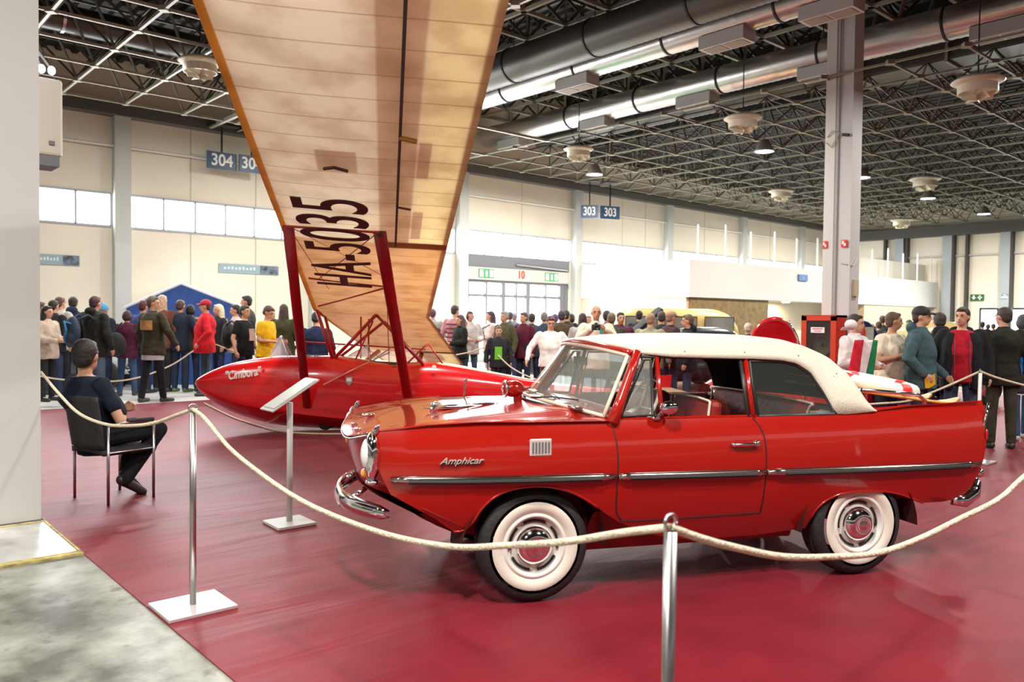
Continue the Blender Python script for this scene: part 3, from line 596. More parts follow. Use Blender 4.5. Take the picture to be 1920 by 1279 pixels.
for s in (-1, 1):
    bp = panel(OUT, .06, .04, SY, s).build('side_panel', CAR_RED, car, smooth=True, recalc=False)
    # door seams, on the panel skin
    if True:
        seam = [(.44, 1.0), (.455, .9), (.46, .8), (.46, .6), (.47, .5), (.50, .455), (.56, .435), (1.0, .435), (1.40, .44)]
        seam2 = [(1.335, 1.005), (1.37, .96), (1.395, .88), (1.40, .7), (1.40, .44)]
        for sm in (seam, seam2):
            pts = [(p.x, s * (SY(p.x, p.y) + .001), p.y) for p in spline([(a, b, 0) for a, b in sm], 4)]
            MB().tube(pts, .0035, 6).build('door_seam', DARK, car)
    # trim strip
    for a, b in ((-.79, .445), (.462, 1.392), (1.405, 3.02)):
        n = 14; pts = [(lerp(a, b, k / n), s * (SY(lerp(a, b, k / n), .70) + .007), lerp(.722, .667, (lerp(a, b, k / n) + .79) / 3.81)) for k in range(n + 1)]
        MB().tube(pts, [.016] + [.023] * (n - 1) + [.016], 12, flat=1).build('side_trim', mat('trim_chrome', (.55, .53, .50), .15, 1), car, smooth=True)
        MB().tube([(p[0], p[1] + s * .015, p[2] - .008) for p in pts[1:-1]], .012, 8).build('trim_insert', DARK, car)
    # arch lips
    MB().tube([(x, s * (SY(x, z) - .002), z) for x, z in FA], .008, 6).build('arch_lip', CAR_RED, car, smooth=True)
    MB().tube([(x, s * (SY(x, z) - .002), z) for x, z in RA[:-2]], .008, 6).build('arch_lip', CAR_RED, car, smooth=True)
# inner hull with bow and keel
def hull(u, v):
    x = lerp(-.86, 2.95, u); a = PI * v
    wd = curve([(-.86, .05), (-.6, .42), (-.45, .5), (-.3, .50), (2.4, .50), (2.8, .5), (2.95, .35)], x)
    zb = curve([(-.86, .60), (-.6, .43), (-.4, .33), (0, .27), (.6, .23), (1.6, .24), (2.2, .27), (2.6, .38), (2.95, .5)], x)
    y = -wd * math.cos(a); c = abs(math.cos(a)); return (x, y, zb + (.66 - zb) * max(0, (c - .75) / .25) ** 1.2)
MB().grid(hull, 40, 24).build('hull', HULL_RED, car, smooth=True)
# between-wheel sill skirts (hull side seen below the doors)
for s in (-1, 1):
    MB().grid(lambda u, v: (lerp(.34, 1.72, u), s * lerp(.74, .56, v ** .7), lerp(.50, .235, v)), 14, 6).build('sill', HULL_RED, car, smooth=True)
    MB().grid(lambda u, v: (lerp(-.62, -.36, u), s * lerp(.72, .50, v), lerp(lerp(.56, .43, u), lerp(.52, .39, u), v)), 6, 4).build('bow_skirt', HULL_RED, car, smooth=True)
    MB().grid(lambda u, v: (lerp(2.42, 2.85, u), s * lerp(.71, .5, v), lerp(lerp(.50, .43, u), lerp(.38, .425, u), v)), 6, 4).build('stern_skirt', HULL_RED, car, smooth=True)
    # wheel wells
    for xc in (0, 2.105):
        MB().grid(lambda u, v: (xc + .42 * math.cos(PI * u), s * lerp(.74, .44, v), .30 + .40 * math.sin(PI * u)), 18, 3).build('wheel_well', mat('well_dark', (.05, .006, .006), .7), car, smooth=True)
# bonnet
def hz(x, y):
    w_ = HW(x) - .035; t = min(1, abs(y) / w_)
    edge = curve([(-1, .955), (-.9, .965), (-.6, 1.005), (-.33, 1.02), (.43, 1.012)], x)
    ctr = curve([(-.995, .885), (-.95, .90), (-.8, .945), (-.5, .995), (0, 1.045), (.45, 1.075)], x)
    z = lerp(ctr, edge, t ** 3.2) - .016 * math.exp(-((t - .80) / .10) ** 2) * (1 if x > -.9 else 0)
    return z
def xf(y): return -.995 + .115 * (abs(y) / .62) ** 2.4
def bon(u, v):
    y = lerp(-1, 1, v); x0 = xf(y * .64); x1 = .44; x = lerp(x0, x1, u); w_ = HW(x) - .035
    return (x, y * w_, hz(x, y * w_))
MB().grid(bon, 34, 34).build('bonnet', CAR_RED, car, smooth=True)
def cs(v, n=24): return [(xf(.62 * lerp(-1, 1, k / n)) - .004, .60 * lerp(-1, 1, k / n), hz(xf(.62 * lerp(-1, 1, k / n)), .6 * lerp(-1, 1, k / n)) - .012) for k in range(n + 1)]
MB().tube(cs(0), .006, 6).build('bonnet_edge_trim', MATS['trim_chrome'], car, smooth=True)
def ff(u, v):
    y = lerp(-.61, .61, v); x0 = xf(y); zt = hz(x0, y) - .015; z = lerp(zt, .615, u)
    x = x0 + .02 + .075 * u ** 1.4 + .03 * (abs(y) / .62) ** 2 * u; return (x, y * (1 - .03 * u), z)
MB().grid(ff, 14, 24).build('front_panel', mat('car_red_front', (.34, .006, .006), .3, coat=.8), car, smooth=True)
MB().grid(lambda u, v: (lerp(-.92, -.6, u) + .08 * (2 * v - 1) ** 2, lerp(-.6, .6, v), lerp(.615, .44, u)), 6, 10).build('bow_underside', HULL_RED, car, smooth=True)
# head lamps: chromed pods with a round lens
for s in (-1, 1):
    y = s * .635
    MB().ell((-.885, y, .835), (.045, .075, .135), nu=20, nv=14).build('headlamp_pod', CHROME, car, smooth=True)
    MB().ell((-.905, y - s * .005, .85), (.04, .066, .085), nu=20, nv=14).build('headlamp_lens', mat('lamp_glass', (.85, .86, .84), .08, coat=1), car, smooth=True)
    MB().ell((-.912, y - s * .03, .745), (.03, .03, .028)).build('turn_lamp', mat('amber_lens', (.85, .32, .03), .2, coat=1), car, smooth=True)
    MB().ell((-.885, y + s * .01, .705), (.035, .05, .02)).build('lamp_foot', CHROME, car, smooth=True)
    MB().cap((-.865, y + s * .0, .97), (-.855, y, .995), .017, .012).cap((-.872, y, .95), (-.865, y, .975), .010).build('navigation_lamp', CHROME, car, smooth=True)
# front bumper and cleats
bp_ = [(-1.01 + .22 * (abs(y) / .64) ** 2.2, y, .505 + .02 * (abs(y) / .64)) for y in [lerp(-.64, .64, k / 24) for k in range(25)]]
m = MB()
prof = [(0, -.058), (-.026, -.04), (-.036, 0), (-.026, .04), (0, .058)]
n = len(bp_)
for k, p in enumerate(bp_):
    sc_ = .35 + .65 * math.sin(PI * k / (n - 1)) ** .35
    for q in prof: m.v.append((p[0] + q[0], p[1], p[2] + q[1] * sc_))
for k in range(n - 1):
    for j_ in range(4): a = k * 5 + j_; m.f.append((a, a + 1, a + 6, a + 5))
m.build('front_bumper', CHROME, car, smooth=True, mods=[('SOLIDIFY', dict(thickness=.008))])
for s in (-1, 1):
    MB().tube([(-.88, s * .28, .60), (-.93, s * .28, .56), (-.985, s * .28, .52)], .016, 8).build('bumper_bracket', CHROME, car, smooth=True)
for y in (-.12, .12): MB().ell((-.92, y, .915), (.022, .014, .014)).build('bow_cleat', CHROME, car, smooth=True)
MB().ell((-.82, .25, .955), (.04, .018, .014)).build('bow_cleat', CHROME, car, smooth=True)
MB().cap((-.45, 0, 1.01), (-.30, 0, 1.03), .024, .013).cap((-.44, 0, 1.0), (-.44, 0, 1.035), .025).ell((-.30, 0, 1.02), (.22, .03, .012)).build('bonnet_handle', CHROME, car, smooth=True)
MB().ell((-.12, .0, 1.04), (.12, .02, .008)).build('bonnet_strip', CHROME, car, smooth=True)
# horn / ventilator on the scuttle
m = MB(); m.cap((.12, .08, 1.04), (.12, .08, 1.10), .03, .028).ell((.09, .08, 1.125), (.075, .06, .055)); m.build('air_horn', CAR_RED, car, smooth=True)
MB().tube([(.035 , .08 + .055 * math.cos(a), 1.125 + .05 * math.sin(a)) for a in [k * PI / 10 for k in range(21)]], .008, 8).build('horn_rim', CHROME, car, smooth=True)
MB().cap((-.12, .62, 1.02), (-.11, .62, 1.13), .008, .006).ell((-.11, .62, 1.14), (.012, .012, .012)).build('mast_lamp', CHROME, car, smooth=True)
m = MB()
for k in range(5): m.box((.30 + .02 * k, lerp(-.5, .55, k / 4), 1.065), (.05, .16, .012))
m.build('scuttle_vent', CHROME, car, bevel=.003)
# fender grille badge and script
gz = .88; gx = .01
for s in (-1, 1):
    yy = s * (SY(gx, gz) + .004)
    m = MB().box((gx, yy, gz), (.125, .014, .095)); fb = m.build('side_vent', mat('vent_bright', (.75, .74, .72), .3, .4), car, bevel=.012)
    m = MB()
    for k in range(6): m.box((gx - .045 + k * .018, yy + s * .008, gz), (.007, .006, .06))
    m.build('vent_slots', mat('slot_dark', (.12, .12, .12), .5), fb)
text('name_script', 'Amphicar', .048, mat('script_silver', (.8, .78, .75), .3, .6), car, frame((-.43, -SY(-.43, .82) - .010, .820), (.36, -(SY(-.2, .82) - SY(-.56, .82)), 0), (0, 0, 1)), ext=.008, sx=1.2, shear=.5)
# windscreen: frame, glass, rubber
def ws(u, v, off=0):          # u 0 bottom..1 top ; v -1 near..1 far
    xb = lerp(.17, .42, abs(v) ** 1.8); zb_ = lerp(1.075, 1.02, abs(v) ** 2); yb = .71 * v
    xt = lerp(.47, .62, abs(v) ** 1.8); zt = lerp(1.435, 1.385, abs(v) ** 2); yt = .585 * v
    return V((lerp(xb, xt, u), lerp(yb, yt, u), lerp(zb_, zt, u)))
MB().grid(lambda u, v: ws(.04 + .9 * u, lerp(-.96, .96, v)), 8, 24).build('windscreen_glass', GLASS, car, smooth=True)
m = MB(); bot = [ws(.02, lerp(-.97, .97, k / 24)) for k in range(25)]; top = [ws(.95, lerp(-.97, .97, k / 24)) for k in range(25)]
MB().tube(bot, .012, 8).tube(top, .012, 8).tube([ws(u_, -.97) for u_ in (0, .3, .6, .95)], .012, 8).tube([ws(u_, .97) for u_ in (0, .3, .6, .95)], .012, 8).build('screen_seal', mat('seal_cream', (.66, .60, .48), .4), car, smooth=True)
MB().tube([ws(1.0, lerp(-1, 1, k / 24)) for k in range(25)], .018, 8).build('screen_header', CAR_RED, car, smooth=True)
for s in (-1, 1):
    MB().tube([ws(-.06, s * 1.03) + V((.02, 0, 0)), ws(.3, s * 1.03) + V((.02, 0, 0)), ws(.7, s * 1.03) + V((.02, 0, 0)), ws(1.03, s * 1.02) + V((.02, 0, 0))], [.036, .03, .027, .026], 12).build('a_pillar', CAR_RED, car, smooth=True)
MB().tube([ws(-.01, lerp(-.9, .9, k / 24)) + V((-.012, 0, -.01)) for k in range(25)], .008, 6).build('screen_base_seal', DARK, car)
for y0_, y1_ in ((-.10, -.5), (.45, .10)):
    a = ws(.0, y0_ / .71) + V((-.02, 0, .012)); b = ws(.16, y1_ / .71) + V((-.015, 0, .0))
    MB().tube([a, (a + b) / 2 + V((-.005, 0, .01)), b], .005, 6).build('wiper', DARK, car)
# scuttle between bonnet and screen
MB().grid(lambda u, v: (lerp(.40, .60, u), lerp(-.72, .72, v), 1.015 + .03 * math.cos((v - .5) * PI) * (1 - u) - .02 * u), 3, 16).build('scuttle', mat('dash_red', (.30, .01, .01), .4), car, smooth=True)
# vent window, door frame, pillars
BF_ = mat('frame_dark', (.03, .03, .032), .4)
def side(x, z): return .72 - (z - 1.02) * .36
for s in (-1, 1):
    P4 = [(.50, 1.03), (.70, 1.035), (.735, 1.345), (.69, 1.345)]
    o = MB().add([(x, s * side(x, z), z) for x, z in P4], [(0, 1, 2, 3)]).build('quarter_light', GLASS, car)
    MB().tube([(x, s * side(x, z), z) for x, z in P4 + P4[:1]], .009, 8).build('seal', BF_, o, smooth=True)
    MB().tube([(.755, s * side(0, 1.01), 1.01), (.775, s * side(0, 1.36), 1.36)], .014, 8).build('door_post', CAR_RED, car, smooth=True)
    MB().tube([(.66, s * side(0, 1.365), 1.365), (1.0, s * side(0, 1.355), 1.358), (1.4, s * side(0, 1.345), 1.352)], .009, 8).build('window_rail', BF_, car, smooth=True)
    MB().tube([(1.345, s * side(0, 1.01), 1.0), (1.36, s * side(0, 1.35), 1.35)], .017, 8).build('b_pillar', CAR_RED, car, smooth=True)
    MB().tube([(1.315, s * side(0, 1.01), 1.0), (1.325, s * side(0, 1.35), 1.35)], .011, 8).build('pillar_rubber', BF_, car, smooth=True)
    Q = [(1.38, 1.015), (1.385, 1.335), (1.58, 1.335), (1.70, 1.315), (1.79, 1.26), (1.86, 1.14), (1.91, 1.015)]
    o = MB().add([(x, s * side(x, z), z) for x, z in Q], [tuple(range(7))]).build('rear_side_window', DGLASS, car)
    MB().tube([(x, s * side(x, z), z) for x, z in Q + Q[:1]], .010, 8).build('seal', BF_, o, smooth=True)
    # belt line rubber
    MB().tube([(x, s * .715, 1.012) for x in (.45, .8, 1.3, 1.9)], .012, 6).build('belt_seal', CAR_RED, car)
# far side door glass raised
o = MB().add([(x, side(x, z), z) for x, z in [(.79, 1.02), (.80, 1.34), (1.24, 1.34), (1.31, 1.02)]], [(0, 1, 2, 3)]).build('door_glass', DGLASS, car)
MB().tube([(x, side(x, z), z) for x, z in [(.79, 1.03), (.80, 1.34), (1.22, 1.34), (1.32, 1.03), (.79, 1.03)]], .008, 8).build('glass_frame', CHROME, o, smooth=True)
# soft top
def T(x): return curve([(.45, 1.435), (.55, 1.455), (.75, 1.478), (.94, 1.488), (1.33, 1.493), (1.6, 1.487), (1.8, 1.468), (1.95, 1.44), (2.08, 1.39), (2.2, 1.30), (2.31, 1.16), (2.40, 1.03)], x)
def Eg(x): return curve([(.45, 1.385), (.63, 1.375), (.8, 1.365), (1.41, 1.352), (1.60, 1.343), (1.70, 1.325), (1.79, 1.27), (1.86, 1.15), (1.915, 1.02), (2.0, 1.015), (2.4, 1.03)], x)
def top_f(u, v):
    x = lerp(.47, 2.40, u ** .98); e = Eg(x); t = T(x); a = PI * v
    if t - e < .012: t = e + .012
    n_ = 3.2; c = math.cos(a); sn = math.sin(a)
    z = e + (t - e) * abs(sn) ** (2 / n_ if x < 1.7 else 2 / 3.6)
    wz = .735 - max(0, z - 1.02) * .33
    wz = wz if x > .7 else lerp(.60, wz, (x - .47) / .23)
    y = -wz * (1 if c > 0 else -1) * abs(c) ** (2 / n_)
    xx = x + (.16 * min(1, (y / .6) ** 2)) * max(0, 1 - (x - .47) / .6) - .19 * min(1, (y / .68) ** 2) * max(0, (x - 1.93) / .47) ** 1.2
    return (xx, y, z)
tp = MB().grid(top_f, 72, 48).build('soft_top', CREAM, car, smooth=True, m2=mat('headliner', (.03, .03, .03), .8), mods=[('SOLIDIFY', dict(thickness=.018, offset=-1, material_offset=1, material_offset_rim=0))])
for x, z in ((.95, 1.395), (1.35, 1.39), (1.72, 1.37), (1.97, 1.08), (1.97, 1.26)):
    yy = -(.735 - (z - 1.02) * .33) - .003
    MB().ell((x, yy * .99, z), (.006, .004, .006), nu=8, nv=6).build('roof_stud', STEEL, tp, smooth=True)
MB().tube([(2.18 + .2 * (1 - z_) * 0, s_, 1.2) for z_, s_ in ((1, -.3), (1, .3))], .004, 4).build('rear_seam', CREAM, tp)
# engine deck, stern
def dk_(u, v):
    x = lerp(2.2, 3.06, u); y = lerp(-1, 1, v); w_ = HW(x) - .055
    ed = curve([(2.2, 1.03), (2.5, 1.06), (3.1, 1.07)], x); c_ = lerp(1.0, .88, u)
    return (x, y * w_, lerp(c_, ed, abs(y) ** 6))
MB().grid(dk_, 16, 30).build('engine_deck', CAR_RED, car, smooth=True)
def st(u, v):
    y = lerp(-1, 1, v); z = lerp(1.0, .46, u); x = curve([(.46, 2.93), (.6, 3.02), (.8, 3.06), (1.0, 3.07)], z)
    zz_ = z if abs(y) > .9 else min(z, .88 + .19 * abs(y) ** 6); return (x, y * (HW(x) - .06 - .1 * u), zz_)
MB().grid(st, 12, 24).build('transom', CAR_RED, car, smooth=True)
for s in (-1, 1):
    MB().tube([(3.135, s * .665, 1.06), (3.1, s * .68, .97), (3.075, s * .685, .89), (3.085, s * .685, .82)], .008, 8).build('fin_edge', CHROME, car, smooth=True)
    MB().cap((3.09, s * .68, .83), (3.10, s * .68, .87), .022, .016).build('tail_lamp', mat('tail_red', (.5, .01, .01), .2, coat=1), car, smooth=True)
    MB().tube([(3.08, s * .68, .80), (3.07, s * .68, .70), (3.04, s * .68, .60)], .010, 8).ell((3.06, s * .68, .60), (.03, .03, .03)).build('lamp_chrome', CHROME, car, smooth=True)
    m = MB(); m.tube([(2.86, s * .66, .425), (2.95, s * .67, .42), (3.04, s * .655, .46), (3.09, s * .63, .53)], [.03, .045, .045, .03], 12); m.build('rear_overrider', CHROME, car, smooth=True)
MB().tube([(3.09, y, .53) for y in (-.63, -.3, 0, .3, .63)], .025, 10).build('rear_bumper', CHROME, car, smooth=True)
# luggage rack with ski boards and lifebuoy
rk = MB()
for y in (-.30, .30):
    rk.tube([(2.42, y, 1.0), (2.42, y, 1.08), (2.44, y, 1.12), (2.9, y, 1.08), (2.96, y, 1.04), (2.96, y, .9)], .014, 10)
rk.tube([(2.44, -.3, 1.12), (2.44, .3, 1.12)], .012, 8).tube([(2.9, -.3, 1.08), (2.9, .3, 1.08)], .012, 8)
rk.build('luggage_rack', CHROME, car, smooth=True)
# wheels
TY = mat('tyre', (.018, .018, .018), .65, bump=.25, bscale=30); WW = mat('whitewall', (.78, .74, .64), .55); RIM = mat('rim_cream', (.80, .78, .72), .35)
def wheel(x, s, yo):
    e = empty('wheel', (x, s * yo, .326)); e.parent = car; R_ = .315
    d = s
    pr = [(.19, -.11), (.25, -.115), (.295, -.10), (R_, -.065), (R_ + .002, -.03), (R_ - .006, -.028), (R_ - .006, -.02), (R_ + .003, -.018), (R_ + .003, .018), (R_ - .006, .02), (R_ - .006, .028), (R_ + .002, .03), (R_, .06), (.305, .075), (.285, .088), (.262, .093)]
    MB().lathe([(r, h * d) for r, h in pr], axis='y', seg=48).build('tyre', TY, e, smooth=True)
    MB().lathe([(.246, .096 * d), (.238, .0995 * d), (.215, .100 * d), (.195, .092 * d), (.178, .08 * d)], axis='y', seg=48).build('whitewall', WW, e, smooth=True)
    MB().lathe([(.182, .083 * d), (.172, .092 * d), (.160, .088 * d), (.152, .062 * d), (.135, .055 * d), (.115, .062 * d), (.09, .066 * d), (.05, .066 * d)], axis='y', seg=48).build('rim', RIM, e, smooth=True)
    m = MB()
    for k in range(5):
        a0 = k * 2 * PI / 5 + .3
        q = []
        for j_ in range(7):
            a = a0 + .62 * (j_ / 6 - .5) * 1.5; q.append((.137 * math.cos(a), .063 * d, .137 * math.sin(a)))
        m.tube(q, .0075, 6)
    m.build('rim_slots', DARK, e)
    MB().lathe([(.108, .066 * d), (.106, .080 * d), (.095, .098 * d), (.07, .118 * d), (.045, .126 * d), (.04, .122 * d), (.03, .127 * d), (.0, .130 * d)], axis='y', seg=40).build('hubcap', CHROME, e, smooth=True)
    return e
for x in (0, 2.105):
    for s in (-1, 1): wheel(x, s, .64)
# interior
SEAT = mat('seat_red', (.26, .015, .012), .45, bump=.15, bscale=25); PIPE = mat('piping_cream', (.78, .70, .55), .5)
def seatb(x, y, w_, h, rot, nm='front_seat'):
    e = empty(nm, (x, y, .62)); e.parent = car; e.rotation_euler = (0, rot, 0)
    MB().box((0, 0, h / 2 + .02), (.09, w_, h)).build('backrest', SEAT, e, smooth=False, bevel=.035)
    a, b = w_ / 2 - .01, h + .015
    MB().tube(spline([(-.048, -a, .05), (-.048, -a, b - .06), (-.048, -a + .05, b), (-.048, a - .05, b), (-.048, a, b - .06), (-.048, a, .05)], 4), .008, 6).build('piping', PIPE, e, smooth=True)
    MB().box((-.25, 0, 0), (.46, w_, .13)).build('cushion', SEAT, e, bevel=.04)
seatb(1.12, -.35, .52, .46, .12); seatb(1.12, .35, .52, .46, .12); seatb(1.78, 0, 1.2, .44, .2, 'rear_bench')
MB().box((1.45, 0, .52), (2.0, 1.3, .04)).build('cabin_floor', mat('cabin_dark', (.03, .012, .012), .8), car)
MB().grid(lambda u, v: (2.05 + .1 * u, lerp(-.68, .68, v), lerp(.6, 1.02, u)), 2, 4).build('rear_bulkhead', mat('cabin_red', (.16, .01, .01), .6), car)
MB().box((2.0, 0, 1.015), (.35, 1.36, .02)).build('rear_shelf', mat('shelf_white', (.55, .54, .50), .6), car)
MB().box((1.45, .60, .93), (.62, .02, .20)).build('white_side_cushion', MATS['shelf_white'], car, bevel=.008)
for s in (-1, 1): MB().grid(lambda u, v: (lerp(.5, 1.95, u), s * .69, lerp(.5, 1.0, v)), 4, 3).build('door_lining', MATS['cabin_red'], car)
MB().box((.62, 0, .95), (.10, 1.35, .16)).build('dashboard', mat('dash_pad', (.22, .012, .012), .5), car, bevel=.03)
sw = MB(); c0 = V((.80, -.32, 1.04)); ax = Matrix.Rotation(math.radians(-62), 3, 'Y')
sw.tube([c0 + ax @ V((.19 * math.cos(a), .19 * math.sin(a), 0)) for a in [k * PI / 16 for k in range(33)]], .010, 8, cap=False)
for a in (0.3, PI - .3, PI * 1.5): sw.tube([c0, c0 + ax @ V((.19 * math.cos(a), .19 * math.sin(a), 0))], .008, 6)
sw.tube([c0, V((.62, -.32, .95))], .016, 8); sw.build('steering_wheel', mat('ivory', (.72, .68, .58), .4), car, smooth=True)
MB().cap((.50, 0, 1.30), (.50, 0, 1.36), .008).box((.52, 0, 1.31), (.02, .2, .05)).build('rear_view_mirror', DARK, car)
# near door mirror and handle
MB().cap((.74, -.72, 1.03), (.74, -.80, 1.075), .012, .010).ell((.76, -.80, 1.085), (.055, .035, .04)).ell((.71, -.735, 1.02), (.03, .02, .015)).build('door_mirror', CHROME, car, smooth=True)
for s in (-1, 1):
    yy = s * (SY(1.26, .86) + .012)
    MB().cap((1.18, yy + s * .01, .862), (1.31, yy + s * .014, .862), .010).ell((1.33, yy, .862), (.026, .02, .02)).ell((1.18, yy, .862), (.016, .018, .014)).build('door_handle', CHROME, car, smooth=True)
# things on the rack (rest on it, so they stand alone)
def carw(x, y, z): return CARO + Matrix.Rotation(CARA, 3, 'Z') @ V((x, y, z))
sk = MB(); sk.grid(lambda u, v: (lerp(0, 1.25, u), lerp(-.085, .085, v) * (1 - max(0, (u - .82) / .18) ** 2 * .85) * (1 - .15 * (1 - u)), .02 * u + .05 * max(0, (u - .85) / .15) ** 2), 20, 6)
o = sk.build('water_ski', mat('varnished_yellow', (.62, .36, .07), .3, coat=.5, var=.15, vscale=4), smooth=True, loc=carw(2.22, -.13, 1.13), rotz=CARA, mods=[('SOLIDIFY', dict(thickness=.02))]); o.rotation_euler = (0, math.radians(8.5), CARA + .04)
tag(o, 'yellow varnished wooden water ski on the rear rack, the nearer one', 'ski')
c_ = o.copy(); COL.objects.link(c_); c_.location = carw(2.16, .10, 1.14); c_.rotation_euler = (0, math.radians(8.5), CARA + .02); tag(c_, 'yellow varnished wooden water ski under the lifebuoy, the farther one', 'ski')
lb = empty('lifebuoy', carw(2.90, .12, 1.12), CARA, 'white lifebuoy with red bands lying on the rear rack of the convertible', 'lifebuoy'); lb.rotation_euler = (math.radians(6), math.radians(8), CARA)
def tor(R_, r, a0, a1, n=24): return [(R_ * math.cos(lerp(a0, a1, k / n)), R_ * math.sin(lerp(a0, a1, k / n)), 0) for k in range(n + 1)]
MB().tube(tor(.25, .052, 0, 2 * PI, 40), .052, 14, cap=False).build('ring', mat('buoy_white', (.78, .76, .70), .5), lb, smooth=True)
for k in range(4): MB().tube(tor(.25, 0, k * PI / 2 - .15 + .1, k * PI / 2 + .15 + .1, 8), .055, 14, cap=True).build('red_band', SR, lb, smooth=True)
# ------------------------------------------------------------------ the red glider
PLO = V((6.018, 9.762, 0)); PLA = math.radians(-34.524)
pl = empty('glider', PLO, PLA, 'red high wing glider with fabric wing leaning over the hall', 'glider')
# fuselage: x, top z, bottom z, half width, chine z
FS = [(-2.37, .66, .645, .02, .65), (-2.33, .715, .57, .09, .62), (-2.22, .785, .46, .16, .56), (-2.05, .865, .345, .215, .49), (-1.83, .94, .24, .26, .42), (-1.5, 1.00, .13, .30, .35), (-1.2, 1.03, .07, .33, .30), (-.9, 1.035, .045, .35, .26), (-.5, 1.035, .02, .36, .215), (-.2, 1.0, .01, .36, .19), (.1, .95, .01, .35, .18), (.5, .935, .02, .33, .18), (.8, .95, .05, .31, .20), (1.2, .90, .11, .27, .24), (1.7, .81, .18, .22, .28), (2.4, .69, .27, .17, .32), (3.2, .60, .33, .13, .36), (4.2, .54, .38, .08, .40)]
def fsec(x, tz, bz, w, cz, seg=40):
    half = []; mid = cz + (tz - cz) * .42                      # near half from the spine down, hard chine, V bottom
    for k in range(13):
        a = PI / 2 * (1 - k / 12); half.append((w * abs(math.cos(a)) ** .62, mid + (tz - mid) * abs(math.sin(a)) ** .75))
    half += [(w * .995, lerp(mid, cz, .35)), (w * .985, lerp(mid, cz, .7)), (w * .975, cz), (w * .97, cz - .002), (w * .68, lerp(cz, bz, .34)), (w * .34, lerp(cz, bz, .7)), (w * .05, bz), (0, bz)]
    pts = [(-y, z) for y, z in half] + [(y, z) for y, z in half[-2:0:-1]]
    return [(x, y, z) for y, z in pts]
fine = []
for i in range(len(FS) - 1):
    a = FS[max(i - 1, 0)]; b = FS[i]; c = FS[i + 1]; d = FS[min(i + 2, len(FS) - 1)]
    for k in range(3):
        t = k / 3; fine.append(tuple(.5 * (2 * q + (r - p) * t + (2 * p - 5 * q + 4 * r - s) * t * t + (3 * q - p - 3 * r + s) * t ** 3) for p, q, r, s in zip(a, b, c, d)))
fine.append(FS[-1]); m = MB(); seg = 40
for r in fine: m.v += fsec(*r)
for i in range(len(fine) - 1):
    for k in range(seg): a = i * seg + k; b = i * seg + (k + 1) % seg; m.f.append((a, b, b + seg, a + seg))
m.f.append(tuple(range(seg - 1, -1, -1))); m.f.append(tuple((len(fine) - 1) * seg + k for k in range(seg)))
fus = m.build('fuselage', PLANE_RED, pl, smooth=True)
md = fus.modifiers.new('split', 'EDGE_SPLIT'); md.split_angle = math.radians(38)
def fw_(x): return [curve([(r[0], r[i]) for r in FS], x) for i in (1, 2, 3, 4)]
text('name_script', '"Cimbora"', .155, mat('lettering_white', (.85, .84, .80), .4), pl, frame((-1.68, -.318, .80), (1, -.13, .16), (0, -.04, 1)), ext=.012, sx=.72, shear=.25, bold=.003)
wf = MB().lathe([(.0, -.03), (.09, -.03), (.11, -.015), (.11, .015), (.09, .03), (0, .03)], (-.62, -.06, .12), 'y', 24).build('landing_wheel', BLACK, pl, smooth=True)
# open cockpits, turtle deck, windscreens
MB().grid(lambda u, v: (lerp(.80, 2.3, u), .14 * math.sin((v - .5) * PI) * (1 - .4 * u), fw_(lerp(.8, 2.3, u))[0] - .02 + .045 * math.cos((v - .5) * PI) * min(1, 8 * u) * (1 - u * .6)), 20, 10).build('turtle_deck', mat('cream_fairing', (.72, .58, .36), .5), pl, smooth=True)
for x0, l_ in ((-1.08, .42), (-.02, .66)):
    MB().grid(lambda u, v: (x0 + l_ * u, .23 * (2 * v - 1) * math.sin(PI * (.12 + .76 * u)), fw_(x0 + l_ * u)[0] + .008 - .06 * (abs(2 * v - 1)) ** 2.5), 12, 8).build('cockpit_opening', mat('cockpit_dark', (.02, .015, .015), .7), pl, smooth=True)
def shield(x0, x1, xt, zb, zt, w_):
    a = V((x0, 0, zb + .0)); t = V((xt, 0, zt)); m = MB()
    L_ = V((x1, -w_, zb - .02)); R_ = V((x1, w_, zb - .02)); TL = V((xt, -w_ * .35, zt)); TR = V((xt, w_ * .35, zt))
    A1 = V((x0, -w_ * .2, zb)); A2 = V((x0, w_ * .2, zb))
    m.add([A1, A2, TR, TL, L_, R_], [(0, 1, 2, 3), (0, 3, 4), (1, 5, 2)])
    o = m.build('windscreen', mat('plexi', (.85, .88, .93), .08, trans=.6, alpha=.55), pl)
    for s_ in ((A1, TL), (TL, L_), (A2, TR), (TR, R_), (TL, TR)): MB().tube(list(s_), .006, 6).build('screen_frame', mat('frame_alu', (.7, .7, .72), .3, .8), o)
shield(-1.38, -1.10, -1.23, 1.03, 1.30, .20); shield(-.33, -.02, -.05, 1.03, 1.19, .24)
MB().tube([(.02, .2, .98), (.26, .2, 1.14)], .01, 6).tube([(.02, -.2, .98), (.26, -.2, 1.10)], .01, 6).build('cockpit_frame', MATS['frame_alu'], pl)
m = MB(); m.prism([(-.045, .05), (.045, .05), (.045, -.02), (0, -.07), (-.045, -.02)], -.008, .008, 'y'); o = m.build('shield_badge', mat('badge_grey', (.35, .33, .30), .4), pl); o.location = (-.28, -.372, .72)
MB().box((0, -.012, .01), (.06, .006, .045)).build('badge_field', SWH, o)
MB().lathe([(0, 0), (.03, 0), (.03, .01), (0, .01)], (.86, -.312, .90), 'y', 16).build('hatch_knob', SWH, pl)
MB().tube([(-.62, -.365, .66), (-.02, -.35, .97)], .008, 6).build('canopy_stay', mat('stay_pink', (.8, .4, .36), .4), pl)
